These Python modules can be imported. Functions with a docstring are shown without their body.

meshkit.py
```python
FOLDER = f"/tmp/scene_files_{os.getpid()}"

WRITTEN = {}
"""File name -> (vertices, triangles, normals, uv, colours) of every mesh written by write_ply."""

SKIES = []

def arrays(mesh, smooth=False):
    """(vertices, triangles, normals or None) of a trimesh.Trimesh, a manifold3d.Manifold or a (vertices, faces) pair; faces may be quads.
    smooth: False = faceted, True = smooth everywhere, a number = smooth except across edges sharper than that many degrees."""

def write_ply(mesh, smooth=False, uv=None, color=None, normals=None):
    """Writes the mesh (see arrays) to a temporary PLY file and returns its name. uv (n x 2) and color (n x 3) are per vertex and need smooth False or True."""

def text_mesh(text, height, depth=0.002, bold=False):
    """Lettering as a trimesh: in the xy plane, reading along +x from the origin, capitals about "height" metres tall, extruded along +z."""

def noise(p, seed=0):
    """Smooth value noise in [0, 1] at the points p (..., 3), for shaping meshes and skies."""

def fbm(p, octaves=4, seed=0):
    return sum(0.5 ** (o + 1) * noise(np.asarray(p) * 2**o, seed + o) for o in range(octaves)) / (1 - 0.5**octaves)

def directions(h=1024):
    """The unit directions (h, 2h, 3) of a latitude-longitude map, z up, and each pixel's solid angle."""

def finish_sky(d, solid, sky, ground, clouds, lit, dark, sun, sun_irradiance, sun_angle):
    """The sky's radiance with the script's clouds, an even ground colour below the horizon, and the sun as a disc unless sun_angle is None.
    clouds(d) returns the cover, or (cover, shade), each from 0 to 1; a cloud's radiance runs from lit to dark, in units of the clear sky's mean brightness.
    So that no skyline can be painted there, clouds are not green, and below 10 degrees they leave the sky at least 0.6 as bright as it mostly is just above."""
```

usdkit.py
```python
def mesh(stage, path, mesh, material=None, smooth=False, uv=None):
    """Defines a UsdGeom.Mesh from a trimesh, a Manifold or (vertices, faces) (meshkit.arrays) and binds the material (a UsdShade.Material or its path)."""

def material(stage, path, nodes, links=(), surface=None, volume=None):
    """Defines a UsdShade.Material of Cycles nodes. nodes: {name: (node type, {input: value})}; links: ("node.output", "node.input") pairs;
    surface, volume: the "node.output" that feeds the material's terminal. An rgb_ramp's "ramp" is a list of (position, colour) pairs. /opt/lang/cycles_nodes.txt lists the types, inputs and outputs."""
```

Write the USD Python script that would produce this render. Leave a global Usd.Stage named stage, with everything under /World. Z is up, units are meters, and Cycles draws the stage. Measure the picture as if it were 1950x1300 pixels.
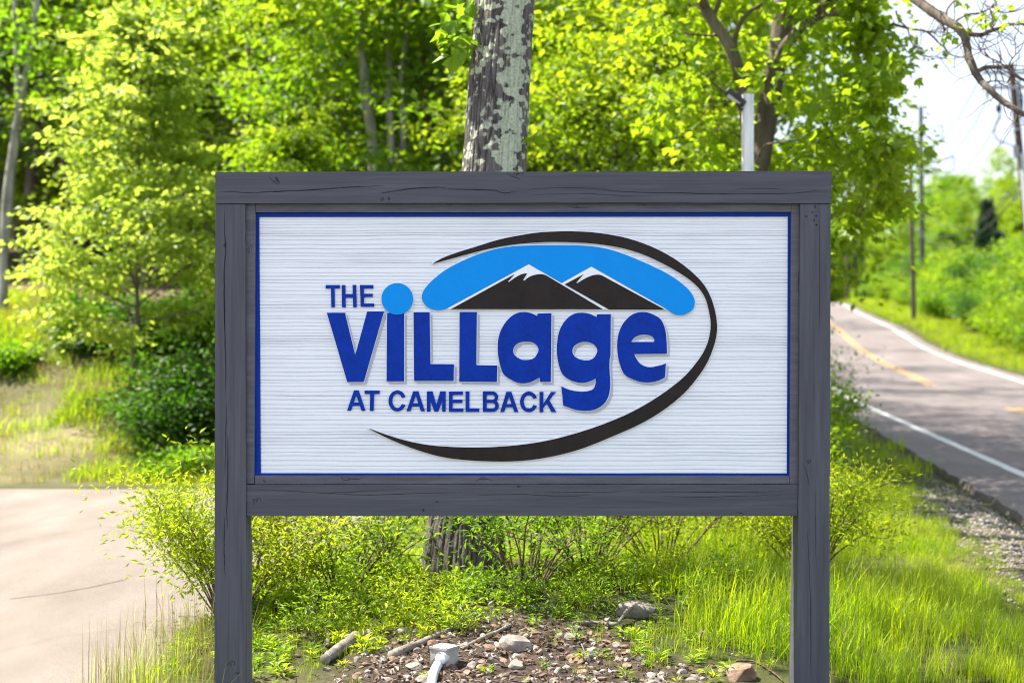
import math
import numpy as np
import trimesh
import usdkit
import meshkit
from scipy.interpolate import PchipInterpolator
from shapely import affinity
from shapely.geometry import LineString, Point, Polygon
from shapely.geometry import box as sbox
from shapely.ops import unary_union
from pxr import Gf, Sdf, Usd, UsdGeom, UsdLux, UsdShade, Vt

stage = Usd.Stage.CreateInMemory()
UsdGeom.SetStageUpAxis(stage, "Z")
UsdGeom.SetStageMetersPerUnit(stage, 1.0)
world = UsdGeom.Xform.Define(stage, "/World")
stage.SetDefaultPrim(world.GetPrim())
UsdGeom.Scope.Define(stage, "/World/Looks")
T = Sdf.ValueTypeNames

# ---------------------------------------------------------------- camera, sky, sun, exposure
EYE = 1.6
FPX = 2704.0                                   # focal length in photograph pixels (1950 wide)
cam = UsdGeom.Camera.Define(stage, "/World/camera")
cam.CreateFocalLengthAttr(50.0)
cam.CreateHorizontalApertureAttr(1950.0 / FPX * 50.0)
cam.CreateVerticalApertureAttr(1300.0 / FPX * 50.0)
cam.CreateClippingRangeAttr(Gf.Vec2f(0.1, 3000))
cam.CreateFStopAttr(2.0)
cam.CreateFocusDistanceAttr(6.7)
cam.CreateExposureAttr(1.87)
cam.AddTranslateOp().Set(Gf.Vec3d(0, 0, EYE))
cam.AddRotateXOp().Set(90.0)

SUN_EL = math.radians(59)
SUN_AZ = math.atan2(-0.975, 0.22)               # rotation = atan2(x, y) of the direction towards the sun
sun_dir = np.array([math.sin(SUN_AZ) * math.cos(SUN_EL), math.cos(SUN_AZ) * math.cos(SUN_EL), math.sin(SUN_EL)])
dome = UsdLux.DomeLight.Define(stage, "/World/sky")
dome.GetPrim().SetCustomDataByKey("kind", "structure")
dome_mat = usdkit.material(stage, "/World/Looks/sky", {
    "co": ("texture_coordinate", {}),
    "map": ("mapping", {"scale": (1.0, 1.0, 2.6)}),
    "sky": ("sky_texture", {"sky_type": "single_scattering", "sun_disc": False, "sun_elevation": SUN_EL, "sun_rotation": SUN_AZ,
                            "altitude": 300.0, "air_density": 1.0, "aerosol_density": 1.6, "ozone_density": 1.0}),
    "n": ("noise_texture", {"scale": 2.3, "detail": 7.0, "roughness": 0.58, "distortion": 0.25}),
    "r": ("rgb_ramp", {"ramp": [(0.30, (0.35, 0.35, 0.35)), (0.52, (0.78, 0.78, 0.78)), (0.72, (0.95, 0.95, 0.95))]}),
    "bw": ("rgb_to_bw", {}),
    "mix": ("mix_color", {"b": (4.25, 4.65, 5.35)}),
    "bg": ("background_shader", {"strength": 0.080}),
}, [("co.generated", "map.vector"), ("map.vector", "n.vector"), ("n.fac", "r.fac"), ("r.color", "bw.color"), ("bw.val", "mix.fac"),
    ("sky.color", "mix.a"), ("mix.result", "bg.color")], surface="bg.background")
UsdShade.MaterialBindingAPI.Apply(dome.GetPrim()).Bind(dome_mat)
sun = UsdLux.DistantLight.Define(stage, "/World/sun")
sun.CreateIntensityAttr(1.25)
sun.CreateAngleAttr(0.53)
sun.CreateColorAttr(Gf.Vec3f(1.0, 0.94, 0.83))
sun.CreateNormalizeAttr(True)
_z = Gf.Vec3d(*map(float, sun_dir))
_rot = Gf.Rotation(Gf.Vec3d(0, 0, 1), _z)
sun.AddTransformOp().Set(Gf.Matrix4d().SetRotate(_rot))

# ---------------------------------------------------------------- helpers
_used = {}


def numbered(name, parent="/World"):
    k = _used.get((parent, name), 0)
    _used[(parent, name)] = k + 1
    return f"{parent}/{name}" + (f"_{k:03d}" if k else "")


def props(prim, label=None, category=None, group=None, kind=None):
    for k, v in (("label", label), ("category", category), ("group", group), ("kind", kind)):
        if v:
            prim.SetCustomDataByKey(k, v)
    return prim


def obj(name, mesh, mat, parent=None, smooth=False, label=None, category=None, group=None, kind=None, primvars=None):
    """one Mesh prim: a thing of its own, or a part when a parent prim is given"""
    path = numbered(name, str(parent.GetPath()) if parent else "/World")
    m = usdkit.mesh(stage, path, mesh, MATS[mat] if isinstance(mat, str) else mat, smooth=smooth)
    for k, v in (primvars or {}).items():
        UsdGeom.PrimvarsAPI(m).CreatePrimvar(k, T.FloatArray, "vertex").Set(Vt.FloatArray.FromNumpy(np.asarray(v, np.float32)))
    return props(m.GetPrim(), label, category, group, kind)


def thing(name, label, category, loc=(0, 0, 0), rz=0.0, scale=1.0, group=None, kind=None):
    x = UsdGeom.Xform.Define(stage, numbered(name))
    x.AddTranslateOp().Set(Gf.Vec3d(*map(float, loc)))
    x.AddRotateZOp().Set(float(rz))
    x.AddScaleOp().Set(Gf.Vec3f(*([float(scale)] * 3 if np.ndim(scale) == 0 else map(float, scale))))
    return props(x.GetPrim(), label, category, group, kind)


def copy_of(first, name, label, category, loc, rz=0.0, scale=1.0, group=None):
    p = thing(name, label, category, loc, rz, scale, group)
    p.GetReferences().AddInternalReference(first.GetPath())
    p.SetInstanceable(True)
    return p


def at(px, py, Y):
    """the point at depth Y that the photograph shows at pixel (px, py)"""
    return np.array([(px - 975.0) / FPX * Y, Y, EYE + (650.0 - py) / FPX * Y])


def smoothstep(a, b, x):
    t = np.clip((np.asarray(x, float) - a) / (b - a), 0, 1)
    return t * t * (3 - 2 * t)


def unit(v):
    v = np.asarray(v, float)
    return v / np.maximum(np.linalg.norm(v, axis=-1, keepdims=True), 1e-9)


class Soup:
    """collects pieces into one mesh"""

    def __init__(self):
        self.v, self.f, self.n = [], [], 0

    def add(self, vf):
        v, f = (np.asarray(vf.vertices), np.asarray(vf.faces)) if hasattr(vf, "faces") else vf
        if len(f) and np.asarray(f).shape[1] == 4:
            f = np.vstack([f[:, [0, 1, 2]], f[:, [0, 2, 3]]])
        self.v.append(np.asarray(v, float))
        self.f.append(np.asarray(f) + self.n)
        self.n += len(v)
        return self

    def get(self):
        return np.vstack(self.v), np.vstack(self.f)


def box(x0, x1, y0, y1, z0, z1):
    m = trimesh.creation.box((x1 - x0, y1 - y0, z1 - z0))
    m.apply_translation(((x0 + x1) / 2, (y0 + y1) / 2, (z0 + z1) / 2))
    return m


def catmull(pts, n):
    pts = np.asarray(pts, float)
    t = np.concatenate([[0], np.cumsum(np.maximum(np.linalg.norm(np.diff(pts[:, :3], axis=0), axis=1), 1e-6))])
    return PchipInterpolator(t, pts, axis=0)(np.linspace(0, t[-1], n))


def tube(pts, radii, sides=6, cap=True):
    pts = np.asarray(pts, float)
    n = len(pts)
    radii = np.broadcast_to(np.asarray(radii, float), n)
    d = unit(np.gradient(pts, axis=0))
    ref = np.array([0, 0, 1.0]) if abs(d[:, 2]).mean() < 0.8 else np.array([1.0, 0, 0])
    a = unit(np.cross(d, ref))
    b = np.cross(d, a)
    ang = np.arange(sides) * 2 * np.pi / sides
    ring = pts[:, None] + radii[:, None, None] * (np.cos(ang)[None, :, None] * a[:, None] + np.sin(ang)[None, :, None] * b[:, None])
    v = ring.reshape(-1, 3)
    i, j = np.meshgrid(np.arange(n - 1), np.arange(sides), indexing="ij")
    k = (j + 1) % sides
    q = np.stack([i * sides + j, (i + 1) * sides + j, (i + 1) * sides + k, i * sides + k], -1).reshape(-1, 4)
    f = np.vstack([q[:, [0, 1, 2]], q[:, [0, 2, 3]]])
    if cap:
        c0, c1 = len(v), len(v) + 1
        v = np.vstack([v, pts[0], pts[-1]])
        jj = np.arange(sides)
        kk = (jj + 1) % sides
        f = np.vstack([f, np.stack([np.full(sides, c0), jj, kk], 1), np.stack([np.full(sides, c1), (n - 1) * sides + kk, (n - 1) * sides + jj], 1)])
    return v, f[:, ::-1]


LEAF = {  # (along, across, lift) outlines with faces
    "oval": (np.array([(0, 0, 0), (0.45, 0.30, 0.07), (1, 0, -0.06), (0.45, -0.30, 0.07)]), np.array([(0, 2, 1), (0, 3, 2)])),
    "lance": (np.array([(0, 0, 0), (0.45, 0.15, 0.04), (1, 0, -0.10), (0.45, -0.15, 0.04)]), np.array([(0, 2, 1), (0, 3, 2)])),
    "maple": (np.array([(0, 0, 0), (0.12, 0.30, 0.03), (0.42, 0.50, 0.07), (0.55, 0.24, 0.05), (1, 0, -0.10), (0.55, -0.24, 0.05), (0.42, -0.50, 0.07), (0.12, -0.30, 0.03)]),
              np.array([(0, 3, 1), (1, 3, 2), (0, 4, 3), (0, 5, 4), (0, 7, 5), (7, 6, 5)])),
}


def leaves(p, d, n, size, shape="oval"):
    """many leaves as one mesh: base points p, directions d, up-sides n, lengths size"""
    tv, tf = LEAF[shape]
    d = unit(d)
    s = unit(np.cross(n, d))
    n = np.cross(d, s)
    size = np.asarray(size)[:, None, None]
    v = p[:, None] + size * (tv[None, :, 0:1] * d[:, None] + tv[None, :, 1:2] * s[:, None] + tv[None, :, 2:3] * n[:, None])
    f = tf[None] + (np.arange(len(p)) * len(tv))[:, None, None]
    return v.reshape(-1, 3), f.reshape(-1, 3)


def clumps(rng, centres, spread, per, size, shape="oval", flat=0.4, tilt=0.55, droop=0.25):
    """leaf clumps round the centres (spread, number per clump may be arrays)"""
    centres = np.asarray(centres, float)
    per = np.broadcast_to(np.asarray(per, int), len(centres))
    spread = np.broadcast_to(np.asarray(spread, float), len(centres))
    idx = np.repeat(np.arange(len(centres)), per)
    off = rng.normal(size=(len(idx), 3)) * np.array([1, 1, flat]) * 0.55
    ctilt = rng.normal(size=(len(centres), 2)) * 0.28
    off[:, 2] += (off[:, :2] * ctilt[idx]).sum(1) - 0.12 * (off[:, :2] ** 2).sum(1)
    p = centres[idx] + off * spread[idx][:, None]
    d = off * np.array([1, 1, 0.3]) + rng.normal(size=off.shape) * 0.45
    d[:, 2] -= droop
    n = np.array([0, 0, 1.0]) + rng.normal(size=off.shape) * tilt
    return leaves(p, d, n, size * rng.uniform(0.65, 1.25, len(idx)), shape)


def wander(rng, start, direction, length, n=5, bend=(0, 0, 0.0), wobble=0.12):
    pts, d, p = [np.asarray(start, float)], unit(direction), np.asarray(start, float)
    for _ in range(n):
        d = unit(d + np.asarray(bend) / n + rng.normal(size=3) * wobble)
        p = p + d * length / n
        pts.append(p)
    return np.array(pts)


def extr(poly, y_back, depth):
    """polygon in (x, z) made a slab whose front face looks at -y"""
    out = Soup()
    for g in getattr(poly, "geoms", [poly]):
        if g.area < 1e-9:
            continue
        m = trimesh.creation.extrude_polygon(g, depth, engine="earcut")
        v = np.asarray(m.vertices)
        out.add((np.stack([v[:, 0], y_back - v[:, 2], v[:, 1]], 1), np.asarray(m.faces)))
    return out.get()


def instancer(path, protos, pos, yaw, scale, which, tilt=None):
    """PointInstancer of the prototype meshes [(mesh, material)]"""
    pi = UsdGeom.PointInstancer.Define(stage, path)
    targets = []
    for k, (m, mat) in enumerate(protos):
        p = usdkit.mesh(stage, f"{path}/kind_{k:03d}", m, MATS[mat])
        targets.append(p.GetPath())
    pi.CreatePrototypesRel().SetTargets(targets)
    pi.CreatePositionsAttr(Vt.Vec3fArray.FromNumpy(np.asarray(pos, np.float32)))
    sc = np.asarray(scale, np.float32)
    if sc.ndim == 1:
        sc = np.repeat(sc[:, None], 3, 1)
    pi.CreateScalesAttr(Vt.Vec3fArray.FromNumpy(sc))
    pi.CreateProtoIndicesAttr(Vt.IntArray.FromNumpy(np.asarray(which, np.int32)))
    q = []
    for i, a in enumerate(yaw):
        r = Gf.Rotation(Gf.Vec3d(0, 0, 1), math.degrees(a))
        if tilt is not None:
            r = r * Gf.Rotation(Gf.Vec3d(math.cos(a * 7), math.sin(a * 7), 0), math.degrees(tilt[i]))
        q.append(Gf.Quath(r.GetQuat()))
    pi.CreateOrientationsAttr(Vt.QuathArray(q))
    return pi.GetPrim()


# ---------------------------------------------------------------- materials
MATS = {}


def mat(name, nodes, links, surface):
    MATS[name] = usdkit.material(stage, f"/World/Looks/{name}", nodes, links, surface=surface)


def leaf_mat(name, dark, light, glow_dark, glow_light, through=0.5, rough=0.45, patch=0.9, extra=None):
    """leaf: upper side varies leaf by leaf and branch by branch, light passes through"""
    ramp = [(0.0, dark), (1.0, light)] if not extra else [(0.0, dark), (1 - extra[0] - 0.01, light), (1 - extra[0], extra[1]), (1.0, extra[1])]
    ramp2 = [(0.0, glow_dark), (1.0, glow_light)] if not extra else [(0.0, glow_dark), (1 - extra[0] - 0.01, glow_light), (1 - extra[0], extra[1]), (1.0, extra[1])]
    mat(name, {
        "g": ("geometry", {}),
        "o": ("object_info", {}),
        "n": ("noise_texture", {"scale": patch, "detail": 2.0}),
        "m1": ("math", {"math_type": "multiply", "value2": 0.62}),
        "m2": ("math", {"math_type": "multiply_add", "value2": 0.9, "value3": -0.22}),
        "m3": ("math", {"math_type": "multiply_add", "value2": 0.22}),
        "ad": ("math", {"math_type": "add", "use_clamp": True}),
        "r": ("rgb_ramp", {"ramp": ramp}),
        "r2": ("rgb_ramp", {"ramp": ramp2}),
        "p": ("principled_bsdf", {"roughness": rough, "specular_ior_level": 0.35}),
        "t": ("translucent_bsdf", {}),
        "mx": ("mix_closure", {"fac": through}),
    }, [("g.position", "n.vector"), ("g.random_per_island", "m1.value1"), ("n.fac", "m2.value1"), ("m2.value", "m3.value3"), ("o.random", "m3.value1"),
        ("m1.value", "ad.value1"), ("m3.value", "ad.value2"), ("ad.value", "r.fac"), ("ad.value", "r2.fac"),
        ("r.color", "p.base_color"), ("r2.color", "t.color"), ("p.BSDF", "mx.closure1"), ("t.BSDF", "mx.closure2")], "mx.closure")


leaf_mat("leaf_lime", (0.090, 0.170, 0.007), (0.180, 0.240, 0.014), (0.22, 0.44, 0.006), (0.70, 0.76, 0.030), 0.56)
leaf_mat("leaf_mid", (0.060, 0.140, 0.008), (0.145, 0.210, 0.014), (0.13, 0.36, 0.006), (0.60, 0.70, 0.026), 0.55)
leaf_mat("leaf_dark", (0.026, 0.075, 0.010), (0.075, 0.140, 0.015), (0.05, 0.20, 0.008), (0.22, 0.38, 0.012), 0.45)
leaf_mat("leaf_pale", (0.110, 0.185, 0.028), (0.225, 0.275, 0.065), (0.44, 0.62, 0.04), (0.84, 0.90, 0.17), 0.58)
leaf_mat("leaf_yellow", (0.105, 0.170, 0.006), (0.220, 0.240, 0.014), (0.32, 0.48, 0.006), (0.76, 0.76, 0.030), 0.56)
leaf_mat("leaf_blossom", (0.090, 0.170, 0.007), (0.180, 0.240, 0.014), (0.22, 0.44, 0.006), (0.70, 0.76, 0.030), 0.5, extra=(0.26, (0.78, 0.76, 0.55)))
leaf_mat("needle", (0.012, 0.040, 0.018), (0.040, 0.085, 0.035), (0.02, 0.06, 0.02), (0.05, 0.11, 0.03), 0.25)
leaf_mat("grass_blade", (0.080, 0.165, 0.008), (0.215, 0.240, 0.012), (0.32, 0.54, 0.005), (0.82, 0.82, 0.012), 0.52, patch=1.1)
leaf_mat("grass_straw", (0.160, 0.130, 0.050), (0.340, 0.270, 0.130), (0.26, 0.22, 0.05), (0.5, 0.42, 0.16), 0.4)
leaf_mat("dead_leaf", (0.050, 0.034, 0.024), (0.210, 0.150, 0.105), (0.07, 0.04, 0.02), (0.20, 0.12, 0.06), 0.25)


def rough_mat(name, ramp, scale=6.0, detail=6.0, rough=0.9, bump=0.4, dist=0.02, stretch=(1, 1, 1), spec=0.3, bscale=None, coords="g.position"):
    n = {
        "g": ("geometry", {}), "tc": ("texture_coordinate", {}),
        "mp": ("mapping", {"scale": stretch}),
        "n": ("noise_texture", {"scale": scale, "detail": detail, "roughness": 0.62}),
        "n2": ("noise_texture", {"scale": bscale or scale * 5, "detail": 5.0, "roughness": 0.65}),
        "r": ("rgb_ramp", {"ramp": ramp}),
        "b": ("bump", {"strength": bump, "distance": dist}),
        "p": ("principled_bsdf", {"roughness": rough, "specular_ior_level": spec}),
    }
    mat(name, n, [(coords, "mp.vector"), ("mp.vector", "n.vector"), ("mp.vector", "n2.vector"), ("n.fac", "r.fac"), ("r.color", "p.base_color"),
                  ("n2.fac", "b.height"), ("b.normal", "p.normal")], "p.BSDF")


rough_mat("bark", [(0.3, (0.045, 0.036, 0.030)), (0.5, (0.11, 0.09, 0.072)), (0.7, (0.19, 0.165, 0.135))], 9, 6, 0.95, 0.9, 0.03, (1, 1, 0.18), bscale=22)
rough_mat("bark_grey", [(0.3, (0.11, 0.105, 0.09)), (0.5, (0.22, 0.21, 0.18)), (0.7, (0.34, 0.33, 0.29))], 7, 6, 0.9, 0.6, 0.02, (1, 1, 0.3), bscale=25)
rough_mat("twig", [(0.3, (0.045, 0.030, 0.022)), (0.7, (0.16, 0.11, 0.075))], 30, 4, 0.9, 0.5, 0.004)
rough_mat("dead_wood", [(0.3, (0.08, 0.070, 0.060)), (0.5, (0.165, 0.145, 0.125)), (0.7, (0.27, 0.245, 0.215))], 18, 6, 0.9, 0.8, 0.006, bscale=60)
rough_mat("stone", [(0.3, (0.11, 0.092, 0.080)), (0.5, (0.20, 0.175, 0.155)), (0.7, (0.32, 0.295, 0.27))], 14, 8, 0.9, 0.7, 0.008, bscale=45)
rough_mat("stone_brown", [(0.3, (0.080, 0.050, 0.036)), (0.5, (0.165, 0.105, 0.076)), (0.7, (0.26, 0.19, 0.145))], 14, 8, 0.9, 0.7, 0.008, bscale=45)
rough_mat("pole_wood", [(0.3, (0.030, 0.021, 0.018)), (0.6, (0.075, 0.052, 0.043)), (0.8, (0.12, 0.09, 0.075))], 3, 5, 0.9, 0.4, 0.01, (4, 4, 0.3))
rough_mat("pole_dark", [(0.3, (0.020, 0.022, 0.027)), (0.7, (0.05, 0.053, 0.062))], 2, 3, 0.6, 0.1, 0.01)
rough_mat("wire", [(0.3, (0.03, 0.03, 0.034)), (0.7, (0.06, 0.06, 0.064))], 2, 2, 0.6, 0.0, 0.01)
rough_mat("metal_grey", [(0.3, (0.22, 0.23, 0.25)), (0.7, (0.34, 0.35, 0.37))], 8, 3, 0.5, 0.1, 0.004)
rough_mat("lamp_black", [(0.3, (0.018, 0.018, 0.022)), (0.7, (0.035, 0.035, 0.04))], 12, 3, 0.45, 0.1, 0.003)
rough_mat("lamp_lens", [(0.3, (0.45, 0.45, 0.43)), (0.7, (0.6, 0.6, 0.58))], 20, 2, 0.25, 0.0, 0.003, spec=0.5)
rough_mat("pvc", [(0.25, (0.30, 0.31, 0.32)), (0.5, (0.48, 0.50, 0.52)), (0.75, (0.58, 0.59, 0.60))], 14, 6, 0.4, 0.2, 0.003)
rough_mat("box_grey", [(0.25, (0.16, 0.165, 0.16)), (0.5, (0.27, 0.27, 0.26)), (0.75, (0.36, 0.36, 0.34))], 22, 7, 0.6, 0.3, 0.002)
rough_mat("screw", [(0.3, (0.05, 0.045, 0.04)), (0.7, (0.12, 0.11, 0.10))], 40, 2, 0.5, 0.1, 0.002)
rough_mat("gravel_stone", [(0.3, (0.10, 0.083, 0.074)), (0.5, (0.20, 0.172, 0.158)), (0.75, (0.33, 0.30, 0.28))], 9, 4, 0.9, 0.5, 0.006, bscale=60)
rough_mat("white_post_paint", [(0.28, (0.22, 0.22, 0.24)), (0.45, (0.55, 0.55, 0.57)), (0.7, (0.72, 0.72, 0.74))], 5, 7, 0.65, 0.4, 0.003, (6, 6, 0.5), bscale=30)
mat("ground", {
    "g": ("geometry", {}),
    "a1": ("attribute", {"attribute": "soil"}), "a2": ("attribute", {"attribute": "straw"}), "a3": ("attribute", {"attribute": "litter"}),
    "n": ("noise_texture", {"scale": 1.3, "detail": 8.0, "roughness": 0.65}),
    "nf": ("noise_texture", {"scale": 38.0, "detail": 6.0, "roughness": 0.7}),
    "v": ("voronoi_texture", {"scale": 55.0}),
    "green": ("rgb_ramp", {"ramp": [(0.3, (0.022, 0.026, 0.009)), (0.5, (0.042, 0.050, 0.013)), (0.7, (0.085, 0.078, 0.030))]}),
    "soil": ("rgb_ramp", {"ramp": [(0.28, (0.016, 0.011, 0.009)), (0.48, (0.045, 0.032, 0.026)), (0.62, (0.095, 0.070, 0.057)), (0.8, (0.17, 0.14, 0.12))]}),
    "straw": ("rgb_ramp", {"ramp": [(0.3, (0.07, 0.065, 0.025)), (0.5, (0.19, 0.155, 0.085)), (0.7, (0.32, 0.27, 0.18))]}),
    "litter": ("rgb_ramp", {"ramp": [(0.3, (0.050, 0.032, 0.024)), (0.5, (0.13, 0.085, 0.062)), (0.7, (0.24, 0.165, 0.12))]}),
    "m1": ("mix_color", {}), "m2": ("mix_color", {}), "m3": ("mix_color", {}),
    "b": ("bump", {"strength": 0.9, "distance": 0.02}),
    "p": ("principled_bsdf", {"roughness": 0.95, "specular_ior_level": 0.2}),
}, [("g.position", "n.vector"), ("g.position", "nf.vector"), ("g.position", "v.vector"), ("n.fac", "green.fac"), ("nf.fac", "soil.fac"), ("nf.fac", "litter.fac"), ("nf.fac", "straw.fac"),
    ("green.color", "m1.a"), ("straw.color", "m1.b"), ("a2.fac", "m1.fac"), ("m1.result", "m2.a"), ("litter.color", "m2.b"), ("a3.fac", "m2.fac"),
    ("m2.result", "m3.a"), ("soil.color", "m3.b"), ("a1.fac", "m3.fac"), ("m3.result", "p.base_color"), ("nf.fac", "b.height"), ("b.normal", "p.normal")], "p.BSDF")


def asphalt(name, lo, mid, hi, scale, cracks=0.75):
    mat(name, {
        "g": ("geometry", {}),
        "mp": ("mapping", {"scale": (1.0, 0.35, 1.0)}),
        "n": ("noise_texture", {"scale": scale, "detail": 7.0, "roughness": 0.6}),
        "f": ("noise_texture", {"scale": 140.0, "detail": 3.0, "roughness": 0.7}),
        "r": ("rgb_ramp", {"ramp": [(0.3, lo), (0.5, mid), (0.7, hi)]}),
        "r2": ("rgb_ramp", {"ramp": [(0.3, (0.60, 0.60, 0.60)), (0.7, (1.3, 1.3, 1.3))]}),
        "mu": ("mix_color", {"blend_type": "multiply", "fac": 1.0, "use_clamp": False}),
        "vd": ("noise_texture", {"scale": 1.4, "detail": 3.0}),
        "vm": ("mix_color", {"fac": 0.22}),
        "vo": ("voronoi_texture", {"feature": "distance_to_edge", "scale": 0.42}),
        "vr": ("rgb_ramp", {"ramp": [(0.0, (0.70, 0.68, 0.66)), (0.004, (0.78, 0.76, 0.74)), (0.010, (1, 1, 1))]}),
        "m2": ("mix_color", {"blend_type": "multiply", "fac": cracks}),
        "b": ("bump", {"strength": 0.35, "distance": 0.004}),
        "p": ("principled_bsdf", {"roughness": 0.85, "specular_ior_level": 0.35}),
    }, [("g.position", "mp.vector"), ("mp.vector", "n.vector"), ("g.position", "f.vector"), ("n.fac", "r.fac"), ("f.fac", "r2.fac"), ("r.color", "mu.a"), ("r2.color", "mu.b"),
        ("g.position", "vd.vector"), ("g.position", "vm.a"), ("vd.color", "vm.b"), ("vm.result", "vo.vector"), ("vo.distance", "vr.fac"),
        ("mu.result", "m2.a"), ("vr.color", "m2.b"), ("m2.result", "p.base_color"), ("f.fac", "b.height"), ("b.normal", "p.normal")], "p.BSDF")


asphalt("asphalt_road", (0.108, 0.089, 0.087), (0.140, 0.117, 0.114), (0.174, 0.149, 0.145), 0.8)
asphalt("asphalt_drive", (0.120, 0.097, 0.084), (0.155, 0.128, 0.113), (0.192, 0.162, 0.146), 1.3, 0.3)


def marking(name, col, worn):
    mat(name, {
        "g": ("geometry", {}),
        "n": ("noise_texture", {"scale": 5.0, "detail": 8.0, "roughness": 0.72}),
        "r": ("rgb_ramp", {"ramp": [(0.30, worn), (0.42, col), (0.8, tuple(c * 0.9 for c in col))]}),
        "p": ("principled_bsdf", {"roughness": 0.7}),
    }, [("g.position", "n.vector"), ("n.fac", "r.fac"), ("r.color", "p.base_color")], "p.BSDF")


marking("paint_white", (0.55, 0.54, 0.53), (0.24, 0.21, 0.20))
marking("paint_yellow", (0.40, 0.24, 0.06), (0.18, 0.14, 0.11))
rough_mat("tar", [(0.3, (0.05, 0.045, 0.042)), (0.7, (0.10, 0.09, 0.085))], 20, 3, 0.7, 0.2, 0.003)

# ---------------------------------------------------------------- the lie of the land
ROAD_Y = [-60, 0, 17, 33, 45, 51, 61, 70, 79, 86, 93, 107, 119, 128, 150, 190, 300]
ROAD_Z = [-0.3, 0, 0, 0.0, 0.12, 0.35, 0.72, 1.20, 1.92, 2.50, 2.95, 3.85, 4.75, 5.05, 4.6, 4.0, 4.0]
_zr = PchipInterpolator(ROAD_Y, ROAD_Z)


def zroad(y):
    return _zr(np.clip(y, -60, 300))


def left_line(y):
    return 3.65 + 0.146 * np.asarray(y, float)


DRIVE = Polygon([(-45, -12), (-3.2, -12), (-2.3, 2), (-1.72, 5.5), (-1.62, 7), (-1.62, 9), (-1.40, 11.5), (-0.9, 13.5), (-0.2, 15.0), (-0.4, 15.5), (-45, 15.9)])


def height(x, y, fine=True):
    x, y = np.asarray(x, float), np.asarray(y, float)
    d = x - left_line(y)
    dr = d - 7.6
    zr = zroad(y)
    bank = 2.15 * smoothstep(15.9, 25.0, y) + 0.12 * np.clip(y - 24, 0, 60) + 0.02 * np.clip(y - 84, 0, 300)
    bank = bank + 0.35 * (meshkit.noise(np.stack([x * 0.25, y * 0.25, 0 * x], -1), 3) - 0.5) * smoothstep(16.2, 20, y)
    wl = smoothstep(-2.2, -10.0, d)
    z = bank * wl + zr * (1 - wl)
    rise = 0.27 * np.clip(dr - 2.6, 0, 22) + 0.06 * np.clip(dr - 24, 0, 60)
    z = z + rise * smoothstep(40, 80, y) + rise * 0.5 * (1 - smoothstep(40, 80, y))
    corridor = smoothstep(-1.16, -0.93, d) * (1 - smoothstep(7.4, 8.0, d))
    z = z - 0.07 * corridor
    mound = 0.21 * np.exp(-(((x + 0.05) / 1.45) ** 2 + ((y - 8.7) / 1.35) ** 2))
    z = z + mound - 0.03 * smoothstep(7.2, 6.2, y) * smoothstep(-2.0, -1.0, x) * (1 - smoothstep(2.2, 3.0, x))
    if fine:
        off = (1 - corridor)
        near = smoothstep(22, 14, y)
        p = np.stack([x, y, 0 * x], -1)
        z = z + off * near * (0.030 * (meshkit.fbm(p * 2.2, 4, 5) - 0.5) + 0.022 * (meshkit.fbm(p * 9.0, 3, 9) - 0.5))
        z = z + off * (1 - near) * 0.30 * (meshkit.fbm(p * 0.6, 3, 7) - 0.5)
    return z


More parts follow.
